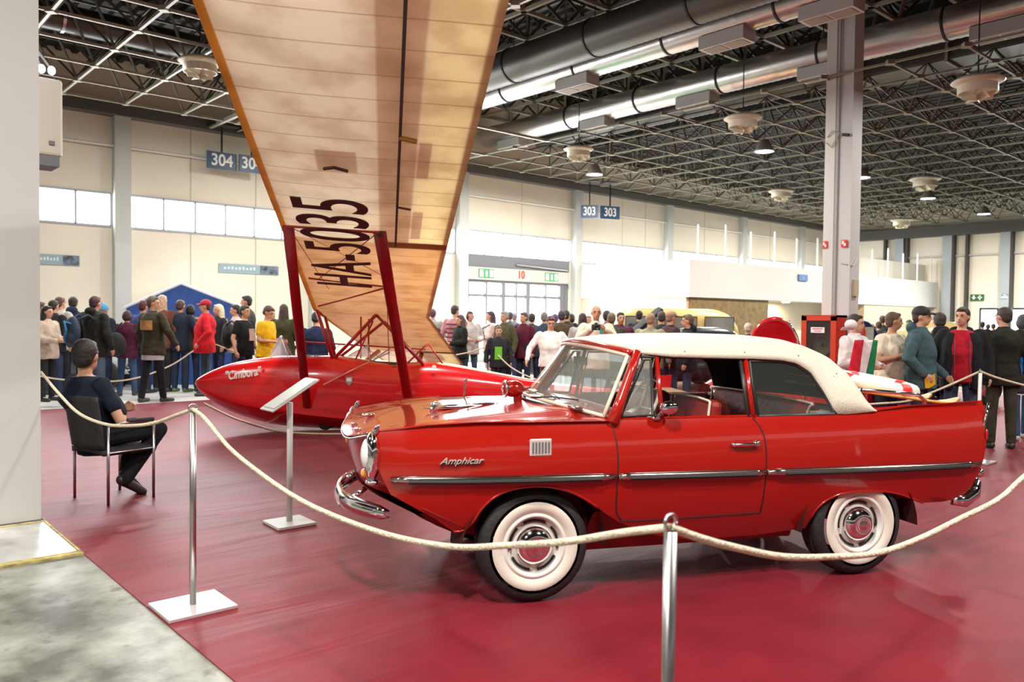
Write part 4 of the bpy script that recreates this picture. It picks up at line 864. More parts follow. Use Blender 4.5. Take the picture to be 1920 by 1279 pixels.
# wings
UL = V((.033, -1.011, .22)); UR = V((.165, .985, -.20))
def wing_mat():
    m = bpy.data.materials.new('wing_fabric'); m.use_nodes = True; nt = m.node_tree; b = nt.nodes['Principled BSDF']; L = nt.links.new
    uv = nt.nodes.new('ShaderNodeUVMap'); sp = nt.nodes.new('ShaderNodeSeparateXYZ'); L(uv.outputs[0], sp.inputs[0])
    def M_(op, a, b_=None, c_=None):
        n = nt.nodes.new('ShaderNodeMath'); n.operation = op
        for i, x in enumerate((a, b_, c_)):
            if x is None: continue
            if isinstance(x, (int, float)): n.inputs[i].default_value = x
            else: L(x, n.inputs[i])
        return n.outputs[0]
    s, c = sp.outputs[0], sp.outputs[1]      # span metres, chord -.8..+.8
    def band(v, a, b_, soft=.004):
        return M_('MULTIPLY', M_('SMOOTH_MIN', M_('MAXIMUM', M_('DIVIDE', M_('SUBTRACT', v, a), soft), 0), 1, .01), M_('SMOOTH_MIN', M_('MAXIMUM', M_('DIVIDE', M_('SUBTRACT', b_, v), soft), 0), 1, .01))
    fr_ = M_('ABSOLUTE', M_('SUBTRACT', M_('FRACT', M_('DIVIDE', s, .3)), .5))
    rib = M_('MAXIMUM', M_('SUBTRACT', 1, M_('DIVIDE', fr_, .035)), 0)
    inboard = M_('LESS_THAN', s, 3.25)
    spar = M_('MULTIPLY', band(c, .12, .42, .02), M_('SUBTRACT', 1, inboard))
    n1 = nt.nodes.new('ShaderNodeTexNoise'); n1.inputs['Scale'].default_value = 3; n1.inputs['Detail'].default_value = 5; L(uv.outputs[0], n1.inputs['Vector'])
    def mix(f, a, b_):
        n = nt.nodes.new('ShaderNodeMixRGB')
        for i, x in ((0, f), (1, a), (2, b_)):
            if isinstance(x, tuple): n.inputs[i].default_value = (*x, 1)
            elif isinstance(x, (int, float)): n.inputs[i].default_value = x
            else: L(x, n.inputs[i])
        return n.outputs[0]
    base = mix(band(c, .42, 1.0, .02), srgb(248, 240, 226), srgb(250, 240, 208))
    base = mix(M_('MULTIPLY', inboard, .7), base, srgb(226, 192, 150))
    notch = M_('MULTIPLY', band(c, .42, .52, .01), M_('ADD', band(s, 3.4, 4.2, .05), band(s, 4.9, 5.6, .05)))
    base = mix(M_('MAXIMUM', spar, notch), base, srgb(216, 194, 172))
    base = mix(M_('MULTIPLY', band(c, .74, .9, .02), .7), base, srgb(150, 110, 80))
    base = mix(M_('MULTIPLY', band(s, 3.1, 3.3, .02), band(c, .1, .9, .02)), base, srgb(140, 100, 66))
    base = mix(M_('MULTIPLY', rib, .55), base, srgb(150, 112, 78))
    base = mix(M_('MULTIPLY', band(c, -.9, -.735, .01), 1), base, srgb(205, 150, 62))
    patch = M_('MULTIPLY', band(c, -.34, -.02, .02), band(s, 4.95, 5.35, .02))
    base = mix(M_('MULTIPLY', patch, .6), base, srgb(176, 140, 112))
    near_root = M_('LESS_THAN', s, .5)
    rr = nt.nodes.new('ShaderNodeValToRGB'); rr.color_ramp.elements[0].position = .38; rr.color_ramp.elements[0].color = (.75, .68, .62, 1); rr.color_ramp.elements[1].position = .55; rr.color_ramp.elements[1].color = (1, 1, 1, 1)
    L(n1.outputs['Fac'], rr.inputs[0]); mm = nt.nodes.new('ShaderNodeMixRGB'); mm.blend_type = 'MULTIPLY'; mm.inputs[0].default_value = .6; L(base, mm.inputs[1]); L(rr.outputs[0], mm.inputs[2])
    L(mm.outputs[0], b.inputs['Base Color']); b.inputs['Roughness'].default_value = .38; b.inputs['Coat Weight'].default_value = .15
    # doped fabric lets some light through
    tr = nt.nodes.new('ShaderNodeBsdfTranslucent'); L(mm.outputs[0], tr.inputs[0]); ms = nt.nodes.new('ShaderNodeMixShader'); ms.inputs[0].default_value = .55
    out = nt.nodes['Material Output']; L(b.outputs[0], ms.inputs[1]); L(tr.outputs[0], ms.inputs[2]); L(ms.outputs[0], out.inputs[0]); return m
WM = wing_mat()
def wing(U, span, name, s0=0, c0=-.8, c1=.8, tip=None):
    U = V(U); me_v = []; uvs = []; faces = []; ns, ncd = int(span / .1), 16
    prof = []                                # closed airfoil: chord fraction, z
    for k in range(ncd + 1):
        t = (1 - math.cos(PI * k / ncd)) / 2; prof.append((t, -.035 * math.sin(PI * min(1, t * 1.0)) ** .6 * (1 - t) - .0))
    for k in range(ncd - 1, 0, -1):
        t = (1 - math.cos(PI * k / ncd)) / 2; prof.append((t, .14 * math.sqrt(t) * (1 - t) + .01))
    n = len(prof)
    for i in range(ns + 1):
        s = s0 + span * i / ns; tp_ = 1.0
        for t, z in prof:
            c = lerp(c0, c1, t)
            p = V((0, 0, 1.62)) + U * s + V((c, 0, -.055 * c)) + V((0, 0, z)); me_v.append(p); uvs.append((s, c))
    for i in range(ns):
        for k in range(n):
            a = i * n + k; b = i * n + (k + 1) % n; faces.append((a, b, b + n, a + n))
    faces.append(tuple(range(n))); faces.append(tuple(ns * n + k for k in range(n))[::-1])
    m = MB(); m.v = [tuple(v) for v in me_v]; m.f = faces; o = m.build(name, WM, pl, smooth=False)
    uvl = o.data.uv_layers.new(name='UVMap')
    for lp in o.data.loops: uvl.data[lp.index].uv = uvs[lp.vertex_index]
    return o
wl = wing(UL, 8.0, 'wing'); wr = wing(UR, 4.6, 'wing', s0=.0)
def WP(U, s, c, dz=-.02): return V((0, 0, 1.62)) + V(U) * s + V((c, 0, -.055 * c)) + V((0, 0, dz))
# aileron gap, hinges
MB().tube([WP(UL, s, .285, -.034) for s in (3.25, 4.5, 6, 8.0)], .012, 6).build('aileron_gap', DARK, wl)
for s, l_, mm_ in ((5.72, .10, mat('brass', (.45, .33, .10), .35, .8)), (4.38, .10, mat('dark_metal', (.12, .08, .06), .4, .6))):
    MB().tube([WP(UL, s, .28, -.05), WP(UL, s - .02, .30 + l_, -.055)], .018 if l_ > .09 and s > 5 else .010, 8).build('aileron_hinge', mm_, wl)
MB().tube([WP(UL, s, c, -.045) for s, c in ((5.06, -.28), (5.10, -.2), (5.05, -.10))], .013, 6).build('drain_loop', MATS['dark_metal'], wl)
MB().lathe([(.02, -.05), (.035, -.03), (.035, 0), (0, 0)], WP(UL, 3.62, .13), 'z', 14).build('strut_bolt', MATS['dark_metal'], wl)
# registration: HA-5035 painted under the wing, read toward the tip with the tops toward the leading edge
INK = mat('registration_ink', (.045, .02, .018), .5)
text('registration', 'HA-5035', .92, INK, wl, frame(WP(UL, 3.05, -.25, -.055), V(UL), V((-1, 0, .055))), ext=.003, sx=.88, bold=.004)
# struts
def strut(a, b, w_, label=None, nm='strut', m_=STRUT_RED, flat=.35):
    a, b = V(a), V(b); return MB().tube([a, lerp(a, b, .5), b], w_, 12, flat=flat, upv=(0, 1, 0)).build(nm, m_, pl, smooth=True)
T1 = WP(UL, 3.55, -.72); T2 = WP(UL, 3.62, .13)
strut((-.83, -.36, .36), T1, .056, nm='lift_strut'); strut((.52, -.34, .42), T2, .062, nm='lift_strut')
MB().tube([WP(UL, 3.62, -.76, -.04), WP(UL, 3.65, .13, -.04)], .012, 8).build('jury_bar', STRUT_RED, pl)
for a, b, r in ((T1, WP(UL, 1.3, -.5), .004), (WP(UL, 3.55, -.7), WP(UL, 2.0, .2), .004), (T2, WP(UL, 1.7, -.6), .006), (WP(UL, 1.75, -.70), WP(UL, 1.6, .22), .012), (WP(UL, 1.6, .22), WP(UL, .35, -.7), .014), (WP(UL, 1.6, .2), (.25, -.3, .95), .006)):
    MB().tube([a, b], r, 6).build('brace_wire', STRUT_RED, pl)
# cabane of tubes between fuselage and wing
CT1 = WP(UL, .12, -.74, -.03); CT2 = WP(UL, .1, .06, -.03); CT3 = WP(UR, .35, .1, -.03)
for a, b, r in ((( -.52, -.18, 1.01), CT1, .024), ((-.52, .18, 1.01), WP(UR, .3, -.72, -.03), .024), ((-.50, -.18, 1.0), CT2, .024), ((-.46, .2, 1.0), CT3, .022), ((.72, -.2, .92), CT2, .02), ((.72, .2, .92), CT3, .02), ((-.2, -.26, 1.0), (.02, -.1, 1.52), .012),
                ((-.15, .0, 1.0), (-.15, .0, 1.58), .012), ((-.05, .12, 1.0), (-.05, .12, 1.55), .012), ((.50, -.2, .95), (.78, -.1, 1.22), .014), ((.78, -.1, 1.22), (.98, -.18, .94), .010), (CT1 + V((0, 0, -.2)) * 0, WP(UR, .3, -.72, -.03), .016), ((-1.05, .25, 1.22), (.75, .28, 1.12), .012)):
    MB().tube([a, b], r, 8).build('cabane_tube', STRUT_RED, pl, smooth=True)
for s in (1,): strut((-.83, .36, .36), WP(UR, 3.2, -.55, -.03), .04, nm='lift_strut'); strut((.52, .34, .42), WP(UR, 3.2, .2, -.03), .04, nm='lift_strut')
# tail
MB().prism([(3.6, .5), (4.3, .52), (4.32, .78), (4.05, .76)], -.02, .02, 'y').build('fin', PLANE_RED, pl)
MB().prism([(3.7, -.9), (4.3, -.9), (4.3, 1.1), (3.7, 1.1)], .56, .60, 'z').build('tailplane', WM, pl)
# ------------------------------------------------------------------ people
def person(loc, yaw, h, label, top=(.05, .05, .06), legs=(.03, .04, .09), shoes=(.03, .03, .03), hair='short', hc=(.05, .03, .02), kind='jacket', arms=('down', 'down'),
           skin=None, turn=0, nod=0, stride=0, build=1.1, vox=.018, accent=None, hood=False, seated=None, cols={}, extra=None, hs=1.0, group=None, tilt=0):
    e = empty('person', loc, yaw, label, 'person', group); k = h / 1.78; e.scale = (k, k, k)
    sk = skin or SKIN; B = build
    hip = .93; lean = tilt
    def up(z): return lean * max(0, (z - .95))     # forward shift with height
    Hc = V((0, up(1.66) + .015 + nod * .04, 1.665)); Rh = Matrix.Rotation(math.radians(turn), 3, 'Z') @ Matrix.Rotation(-nod, 3, 'X') * hs
    AR = {'down': ((.27, -.03, 1.17), (.27, .05, .93)), 'pocket': ((.31, -.08, 1.18), (.215, .10, .98)), 'front': ((.25, .02, 1.17), (.12, .28, 1.14)),
          'camera': ((.27, .07, 1.16), (.09, .27, 1.27)), 'phone': ((.26, .13, 1.25), (.10, .30, 1.42)), 'cross': ((.25, .10, 1.18), (-.05, .22, 1.20)), 'behind': ((.25, -.13, 1.19), (.05, -.18, 1.02)),
          'reach': ((.26, .13, 1.22), (.22, .38, 1.08)), 'out': ((.33, .0, 1.2), (.36, .12, .98))}
    legp = []
    for s in (-1, 1):
        dy = s * stride
        if seated: legp.append([V(p) for p in seated['legs'][0 if s < 0 else 1]])
        else: legp.append([V((s * .095, 0, .92)), V((s * .11, dy * .5 + .01, .50)), V((s * .12, dy - .01, .09)), V((s * .14, dy + .10, .03))])
    dz = seated['dz'] if seated else 0
    O = V((seated['dx'], seated['dy'], dz)) if seated else V((0, 0, 0))
    armp = []
    for s, a in zip((-1, 1), arms):
        if isinstance(a, str): el_, wr_ = AR[a]
        else: el_, wr_ = a
        el_ = V((s * el_[0] * (1 + (B - 1) * .6), el_[1] + up(el_[2]), el_[2])); wr_ = V((s * wr_[0] * (B if abs(wr_[0]) > .2 else 1), wr_[1] + (B - 1) * .25 * (wr_[1] > .12) + up(wr_[2]), wr_[2]))
        armp.append((V((s * .185 * (.6 + .4 * B), up(1.44), 1.44)), el_, wr_))
    def tor(m, g=0, z0=.86, flare=0, g2=0):
        rr = []
        for z, rx, ry, cy in ((.86, .165, .12, 0), (.95, .168, .125, 0), (1.08, .148, .108, .005), (1.2, .158, .115, .01), (1.32, .176, .122, .005), (1.41, .178, .105, -.005), (1.47, .13, .08, -.01), (1.505, .07, .062, -.008)):
            if z < z0: continue
            bb = B if z < 1.4 else (.5 + .5 * B)
            if seated and z < 1.0: bb = .98
            rr.append((0 + O.x, cy + up(z) + O.y + (B - 1) * .12 * (1 if z < 1.3 else 0), z + O.z, rx * bb + g + flare * max(0, 1.1 - z), ry * bb * (1 + (B - 1) * .5) + g))
        m.loft(rr, 18)
    # body, one continuous surface
    m = MB(); tor(m, -.004)
    m.cap(V((0, up(1.5) - .01, 1.46)) + O, V((0, Hc.y - .01, 1.60)) + O, .056, .052)
    H_ = Hc + O
    def hp(x, y, z): return H_ + Rh @ V((x, y, z))
    m.ell(hp(0, -.008, .018), (.076, .096, .098), Rh); m.ell(hp(0, .022, -.045), (.058, .068, .068), Rh); m.ell(hp(0, .052, -.088), (.030, .028, .022), Rh)
    m.cap(hp(0, .088, .005), hp(0, .103, -.028), .009, .014); m.ell(hp(0, .083, .028), (.05, .014, .012), Rh)
    m.ell(hp(0, .086, -.058), (.022, .010, .009), Rh)
    for s in (-1, 1): m.ell(hp(s * .076, -.005, -.005), (.010, .018, .030), Rh)
    for s, (sh, el_, wr_) in zip((-1, 1), armp):
        sh, el_, wr_ = sh + O, el_ + O, wr_ + O
        m.cap(sh, el_, .050, .040); m.cap(el_, wr_, .040, .026)
        d = (wr_ - el_).normalized(); side_ = d.cross(ZZ); side_ = side_.normalized() if side_.length > .1 else V((0, 1, 0))
        if abs(d.z) > .8: side_ = V((0, 1, 0))
        inn = V((-s, 0, 0)); inn = (inn - d * inn.dot(d)).normalized()
        q = V((0, 0, 1)) if abs(d.z) < .8 else V((0, 1, 0)); q = (q - d * q.dot(d)).normalized()   # across the knuckles
        pn = d.cross(q)
        pal = wr_ + d * .05; m.cap(wr_, pal + q * .018, .024, .022).cap(wr_, pal - q * .018, .024, .022)
        curl = -pn if (-pn).dot(inn) > 0 else pn
        for fi, (off, ln) in enumerate(((.028, .062), (.010, .072), (-.009, .068), (-.027, .052))):
            a = pal + q * off + d * .012; b_ = a + d * ln * .55 + curl * .010; c_ = b_ + d * ln * .35 + curl * .024
            m.cap(a, b_, .0105, .0095).cap(b_, c_, .0095, .008)
        th = wr_ + d * .02 + q * .024; m.cap(th, th + d * .035 + q * .025 + curl * .012, .012, .010).cap(th + d * .035 + q * .025 + curl * .012, th + d * .06 + q * .022 + curl * .022, .010, .008)
    for L_ in legp: m.cap(L_[0], L_[1], .078, .052).cap(L_[1], L_[2], .052, .036).cap(L_[2], L_[3], .034, .028)
    m.build('body', sk, e, mods=remesh(min(vox, .014) if vox < .016 else .016, 3))
    # eyes
    if vox < .02:
        for s in (-1, 1):
            MB().ell(hp(s * .030, .086, .010), (.011, .006, .0065), Rh, 8, 6).build('eye', mat('eye_dark', (.03, .02, .02), .3), e, smooth=True)
            MB().ell(hp(s * .031, .090, .028), (.017, .006, .004), Rh, 8, 6).build('eyebrow', mat('brow', tuple(c * .8 for c in hc), .8), e, smooth=True)
        MB().ell(hp(0, .094, -.058), (.021, .005, .005), Rh, 8, 6).build('lips', mat('lips', (.42, .14, .12), .5), e, smooth=True)
    # hair / hat
    HM = mat('hair_%d_%d_%d' % tuple(int(c * 255) for c in hc), hc, .6, bump=.5, bscale=60, var=.3, vscale=30)
    if hair != 'bald' and hair != 'cap_only':
        m = MB()
        m.ell(hp(0, -.020, .034), (.083, .094, .094), Rh, 18, 12); m.ell(hp(0, -.050, -.012), (.074, .058, .070), Rh)
        m.ell(hp(0, .045, .085), (.052, .040, .026), Rh)
        if hair == 'long':
            m.cap(hp(0, -.06, 0), hp(0, -.085, -.24), .072, .060); m.cap(hp(.05, -.02, -.0), hp(.075, -.03, -.22), .040, .035); m.cap(hp(-.05, -.02, -.0), hp(-.075, -.03, -.22), .040, .035)
        if hair == 'bob': m.ell(hp(0, -.02, -.01), (.098, .09, .10), Rh)
        if hair == 'tail': m.cap(hp(0, -.10, .02), hp(0, -.13, -.15), .032, .02)
        m.build('hair', HM, e, mods=remesh(.012, 3))
    if hair in ('cap', 'cap_only') or 'cap' in cols:
        cm = mat('cap_%d%d%d' % tuple(int(c * 99) for c in cols['cap']), cols['cap'], .7)
        m = MB(); m.ell(hp(0, -.012, .052), (.092, .106, .082), Rh); hb_ = m.build('cap', cm, e, mods=remesh(.012, 2))
        d = Rh @ V((0, 1, 0)); m = MB(); m.grid(lambda u, v: hp(lerp(-.075, .075, v) * (1 - .25 * u), .075 + .085 * u * math.cos((v - .5) * 1.6), .058 - .015 * u - .02 * (2 * v - 1) ** 2), 4, 8); m.build('cap_brim', cm, hb_, smooth=True, mods=[('SOLIDIFY', dict(thickness=.006))])
    if hair == 'beanie' or 'beanie' in cols:
        m = MB(); m.ell(hp(0, -.012, .045), (.092, .105, .095), Rh).ell(hp(0, -.012, .0), (.090, .100, .03), Rh); m.build('knit_cap', mat('beanie', cols.get('beanie', (.1, .3, .5)), .8), e, mods=remesh(.012, 2))
    # top garment
    C_ = cloth(top); m = MB(); j_ = kind == 'jacket'
    gth = .030 if j_ else .014; zb_ = .80 if j_ else .86
    rr0 = (0 + O.x, 0 + O.y + (B - 1) * .1, zb_ + O.z, .172 * B + gth, .125 * B * (1 + (B - 1) * .5) + gth)
    tor(m, gth, z0=.86)
    if not seated: m.loft([rr0, (rr0[0], rr0[1], .9 + O.z, rr0[3] * 1.0, rr0[4] * 1.0)], 18)
    if j_: m.loft([(O.x, up(1.5) + O.y, 1.46 + O.z, .095, .085), (O.x, up(1.55) + O.y + .005, 1.545 + O.z, .072, .070)], 16)
    ex = .016 if j_ else .008
    for sh, el_, wr_ in armp:
        sh, el_, wr_ = sh + O, el_ + O, wr_ + O
        if kind == 'tee': m.cap(sh, lerp(sh, el_, .55), .070, .066)
        else: m.cap(sh, el_, .060 + ex, .052 + ex).cap(el_, lerp(el_, wr_, .92), .052 + ex, .038 + ex)
    if hood: m.ell(H_ + V((0, -.11, -.13)), (.11, .065, .075))
    md_ = remesh(vox, 3 if j_ else 2)
    o = m.build('jacket' if j_ else 'shirt', C_, e, mods=md_)
    if vox < .0185:
        tx = bpy.data.textures.get('fold') or bpy.data.textures.new('fold', 'CLOUDS'); tx.noise_scale = .11; tx.noise_depth = 1
        dm_ = o.modifiers.new('folds', 'DISPLACE'); dm_.texture = tx; dm_.strength = .022; dm_.mid_level = .5; dm_.texture_coords = 'LOCAL'
    # trousers
    m = MB()
    if not seated: m.loft([(0, 0, .84, .160 * (.6 + .4 * B), .118 * B), (0, 0, 1.0, .158 * B, .118 * B)], 18); 
    else: m.ell(O + V((0, .02, .96)), (.165, .13, .09))
    for L_ in legp: m.cap(L_[0], L_[1], .092, .070).cap(L_[1], lerp(L_[1], L_[2], .97), .070, .058)
    m.build('trousers', cloth(legs, 1), e, mods=remesh(vox, 3))
    SH_ = mat('shoe_%d_%d_%d' % tuple(int(c * 255) for c in shoes), shoes, .45)
    for L_ in legp:
        d = (L_[3] - L_[2]); m = MB(); a = L_[2] - V((0, 0, .03)) if not seated else L_[2]
        f = V((d.x, d.y, d.z if seated else 0)).normalized(); m.cap(a - f * .02 - (V((0, 0, .012)) if not seated else V((0, 0, 0))), a + f * .03, .048, .042).cap(V((a.x, a.y, .045)) if not seated else a, (L_[3] + f * .05) if seated else V((a.x + f.x * .17, a.y + f.y * .17, .035)), .044, .034)
        m.build('shoe', SH_, e, mods=remesh(.012, 2))
    if accent: accent(e, hp, armp)
    return e
def at(px, d, face=0):
    """measured place of a visitor: picture column and distance along the view, facing relative to the camera"""
    a = math.radians(face); dr = -FX * math.cos(a) + RX * math.sin(a)
    return rf((px - 960) / CF * d, d), math.atan2(dr.y, dr.x) - PI / 2
def hgt(px, top, d): return CH + (597 + .011 * (px - 960) - top) / CF * d
BK = (.022, .022, .026); NAVY = (.02, .028, .06); JEAN = (.045, .08, .16); DJ = (.03, .04, .075); OLV = (.07, .065, .03); BR = (.05, .028, .018); BLONDE = (.55, .38, .18); GREY = (.28, .26, .24)
def P(px, ht, d, face, label, **k):
    loc, yaw = at(px, d, face); k.setdefault('vox', .018 if d < 16.2 else .022); return person(loc, yaw, hgt(px, ht, d), label, **k)
def plate(e, nm, c, box_c, box_d, bev=.01):
    return MB().box(box_c, box_d).build(nm, c, e, bevel=bev)
def backpack(px, d, face, h, m, label, off=-.22, name='backpack'):
    loc, yaw = at(px, d, face); k = h / 1.78; e = empty(name, loc, yaw, label, 'bag'); e.scale = (k, k, k)
    MB().ell((0, off, 1.22), (.17, .10, .26)).ell((0, off - .05, 1.13), (.13, .08, .13)).build('pack_body', m, e, mods=remesh(.02, 3))
    for s in (-1, 1): MB().tube([(s * .11, off + .04, 1.42), (s * .13, off + .18, 1.50), (s * .14, off + .34, 1.40), (s * .15, off + .30, 1.15)], .018, 8).build('shoulder_strap', m, e, smooth=True)
    return e
# left crowd
P(88, 574, 14.5, 80, 'woman with long black hair in a beige patterned coat beside the near pillar', top=(.50, .40, .32), legs=BK, hair='long', hc=(.012, .01, .01), arms=('front', 'front'))
P(74, 566, 16.0, 150, 'person with brown hair half hidden behind the near pillar', top=BK, hc=BR)
P(100, 563, 15.6, 170, 'dark haired man in black behind the woman in the beige coat', top=BK, hc=(.02, .015, .012))
P(112, 557, 15.95, 165, 'man in a cream white sweater facing the wall', top=(.55, .52, .46), legs=BK, hc=(.10, .05, .03))
P(137, 557, 16.3, 195, 'man in a navy jacket with raised collar, seen from behind, left of the blue backpack', top=NAVY, hc=(.03, .02, .015), hood=True)
P(178, 556, 14.0, 160, 'tall man in a black jacket with hood, carrying a blue marked backpack', top=(.02, .022, .02), legs=(.09, .14, .20), hc=(.07, .025, .025), hood=True, build=1.12)
bp1 = backpack(160, 13.85, 150, 1.85, mat('pack_blue', (.02, .04, .07), .7), 'dark backpack with bright blue strap on the tall man in black')
MB().tube([(-.05, -.33, 1.4), (.03, -.34, 1.25), (-.02, -.33, 1.05)], .018, 8).tube([(-.1, -.31, 1.38), (.1, -.31, 1.36)], .015, 8).build('blue_piping', mat('blue_pipe', (.02, .20, .45), .6), bp1)
P(193, 570, 15.6, 165, 'person in a light blue knitted cap and dark coat', top=NAVY, cols={'beanie': (.10, .32, .55)}, hair='bald')
P(238, 583, 15.6, 185, 'short woman in a maroon jumper with a black shoulder bag, seen from behind', top=(.075, .012, .03), legs=JEAN, hair='bob', hc=(.05, .02, .018), stride=.08, kind='jacket')
bb = empty('shoulder_bag', *at(216, 15.3, 185), 'big black shoulder bag on the short woman in maroon', 'bag')
MB().ell((0, 0, 1.0), (.20, .11, .24)).build('bag_body', FB, bb, mods=remesh(.02, 3)); MB().tube([(-.1, 0, 1.15), (.12, .0, 1.42)], .015, 6).build('bag_strap', FB, bb)
def yoke(e, hp, armp):
    m = MB(); m.grid(lambda u, v: (lerp(-.14, .14, v), -.190 + .06 * (2 * v - 1) ** 2 + .0 * u, lerp(1.22, 1.38, u)), 3, 8); m.build('shoulder_yoke', cloth((.42, .22, .08)), e, mods=[('SOLIDIFY', dict(thickness=.02))])
    MB().loft([(0, 0, .72, .20, .155), (0, 0, .80, .20, .155)], 24).build('shirt_hem', cloth((.45, .44, .46)), e)
P(286, 556, 14.5, 155, 'man in a brown black jacket with tan shoulder panel and grey shirt hem', top=(.045, .038, .022), legs=(.012, .013, .018), hc=(.11, .075, .045), hood=False, arms=('down', 'out'), turn=-50, accent=yoke, build=1.12, vox=.016, stride=.12)
P(268, 564, 16.2, 165, 'person with reddish hair behind the man with the tan shoulder panel', top=(.04, .06, .18), hc=(.09, .02, .02))
P(304, 554, 16.5, 170, 'woman with long blonde hair beside the man with the tan shoulder panel', top=(.16, .06, .045), legs=BK, hair='long', hc=(.5, .33, .2))
P(338, 563, 16.5, 168, 'man in a dark navy jacket, dark jeans and green trainers, seen from behind', top=(.018, .028, .045), legs=DJ, shoes=(.10, .18, .06), hc=(.08, .04, .03), arms=('down', 'out'))
P(357, 572, 16.6, 190, 'person with a dark hood beside the man in dark navy jacket', top=(.04, .022, .02), legs=NAVY, hair='bob', hc=(.015, .012, .012))
P(386, 563, 15.8, -75, 'man in a red cap and bright red jacket', top=(.55, .012, .02), legs=(.03, .045, .06), cols={'cap': (.42, .01, .03)}, hc=(.06, .03, .02), build=1.2, arms=('pocket', 'pocket'), vox=.017)
P(410, 571, 16.8, -45, 'pale blonde woman behind the man in the red cap', top=BK, hair='long', hc=(.75, .62, .45))
P(442, 572, 16.8, -70, 'dark haired man facing left in front of the tent corner', top=(.55, .45, .4), hc=(.02, .015, .012))
P(463, 555, 17.2, -80, 'tallest dark haired man standing behind the man in the black T-shirt', top=(.05, .045, .045), hc=(.02, .015, .012))
def print_(e, hp, armp): MB().box((.0, .165, 1.24), (.12, .03, .22)).build('shirt_print', mat('print_pale', (.75, .55, .5), .7), e)
P(458, 573, 14.9, 70, 'man in a black T-shirt with pale print, looking right', top=(.012, .013, .016), kind='tee', hc=(.04, .025, .015), skin=SKIN, accent=print_, vox=.016)
backpack(446, 15.1, 70, 1.75, FB, 'black backpack on the man in the black T-shirt')
P(496, 574, 14.4, 78, 'man in a bright yellow T-shirt looking down at his hands', top=(.78, .44, .01), kind='tee', legs=(.02, .025, .06), arms=('front', 'front'), hc=(.10, .06, .05), nod=.45, build=1.15, vox=.016, tilt=.06)
P(508, 580, 17.2, 60, 'person in white and grey behind the man in the yellow T-shirt', top=(.6, .58, .55), hc=BR)
P(532, 571, 15.4, 175, 'brown haired woman in an olive coat with cream collar, seen from behind', top=(.06, .062, .03), legs=BK, hair='long', hc=(.06, .035, .025), accent=lambda e, hp, armp: MB().loft([(0, 0, 1.42, .17, .12), (0, 0, 1.50, .13, .10)], 20).build('collar', cloth((.7, .62, .5)), e, mods=remesh(.02, 2)))
P(592, 586, 12.9, 185, 'broad man in a navy jacket bending over the stand under the wing', top=(.018, .028, .075), legs=(.03, .04, .08), hc=(.03, .02, .02), build=1.2, arms=('reach', 'front'), vox=.016, nod=.4)
# middle crowd
P(811, 580, 19, 170, 'person in grey camouflage hidden behind the wing root', top=(.3, .3, .27), hc=(.1, .04, .08))
P(821, 615, 17.2, 165, 'black haired child in a white hooded top by the wing root', top=(.75, .72, .66), hc=(.02, .015, .012), hood=True, vox=.022)
def plaid(e, hp, armp):
    m = MB()
    for k in range(6): m.loft([(0, 0, .92 + k * .09, .205, .155), (0, 0, .945 + k * .09, .205, .155)], 20, cap=False)
    m.build('check_pattern', cloth((.16, .02, .05)), e)
P(853, 573, 17.8, 165, 'man in a red and white checked shirt, seen from behind', top=(.48, .22, .24), kind='shirt', legs=DJ, hc=(.05, .03, .03), accent=plaid, turn=-30)
P(863, 591, 16.8, -60, 'woman with long hair in a black jumper holding a bag', top=(.012, .014, .014), legs=BK, hair='long', hc=(.10, .05, .05), arms=('front', 'down'))
P(881, 584, 17.8, 20, 'woman with brown bob hair in a pale grey top', top=(.55, .50, .48), legs=(.05, .09, .12), hair='bob', hc=(.09, .04, .035), arms=('front', 'front'))
P(920, 584, 18.4, -80, 'woman with long dark hair in a pale pink top before the glass doors', top=(.72, .55, .5), legs=(.6, .62, .62), hair='long', hc=(.06, .03, .06), arms=('cross', 'cross'))
backpack(913, 18.3, -80, 1.7, mat('pack_grey', (.13, .15, .18), .7), 'grey rucksack worn by the woman in pale pink')
P(946, 584, 16.3, -45, 'grey haired man in an olive jacket behind the boy', top=(.08, .075, .035), legs=BK, hc=GREY, build=1.15)
def gprint(e, hp, armp): MB().box((.0, .178, 1.15), (.17, .03, .30)).build('green_print', mat('print_green', (.14, .5, .03), .7), e)
P(935, 612, 15.4, 0, 'boy in a black top with a big green print', top=(.02, .022, .024), legs=(.03, .035, .035), hc=(.12, .07, .04), accent=gprint, arms=('down', 'down'), vox=.018)
P(956, 585, 20.2, 170, 'distant dark haired person behind the grey haired man', top=(.10, .12, .16), hc=(.08, .06, .08))
P(964, 587, 21.2, 160, 'more distant person in blue grey right of the grey haired man', top=(.16, .2, .3), hc=(.2, .2, .3))
P(982, 586, 16.4, -40, 'young man in a dark gilet over maroon shirt and beige sleeves', top=(.10, .012, .03), legs=(.03, .04, .07), hc=(.07, .035, .02), accent=lambda e, hp, armp: [MB().loft([(s * .11, .0, .95, .085, .16), (s * .11, 0, 1.4, .075, .13)], 14).build('gilet', cloth(BK), e, mods=remesh(.022, 2)) for s in (-1, 1)])
P(997, 588, 17.6, 160, 'person in dark blue behind the young man in the gilet', top=(.03, .04, .07), hc=(.05, .03, .03))
P(1020, 586, 16.9, 155, 'grey haired man in a dark slate jacket, seen from behind', top=(.04, .055, .075), hc=(.20, .18, .17), build=1.1)
camo = mat('camouflage', (.12, .10, .05), .85, var=.8, vscale=14)
cm = P(1032, 593, 13.4, 5, 'brown haired man in a loose white pullover and camouflage trousers walking forward', top=(.82, .78, .74), legs=(.14, .11, .06), hc=(.09, .03, .02), arms=('out', 'out'), nod=.35, build=1.22, vox=.015, stride=.12, kind='shirt')
for c in cm.children:
    if c.name.startswith('trousers'): c.data.materials[0] = camo
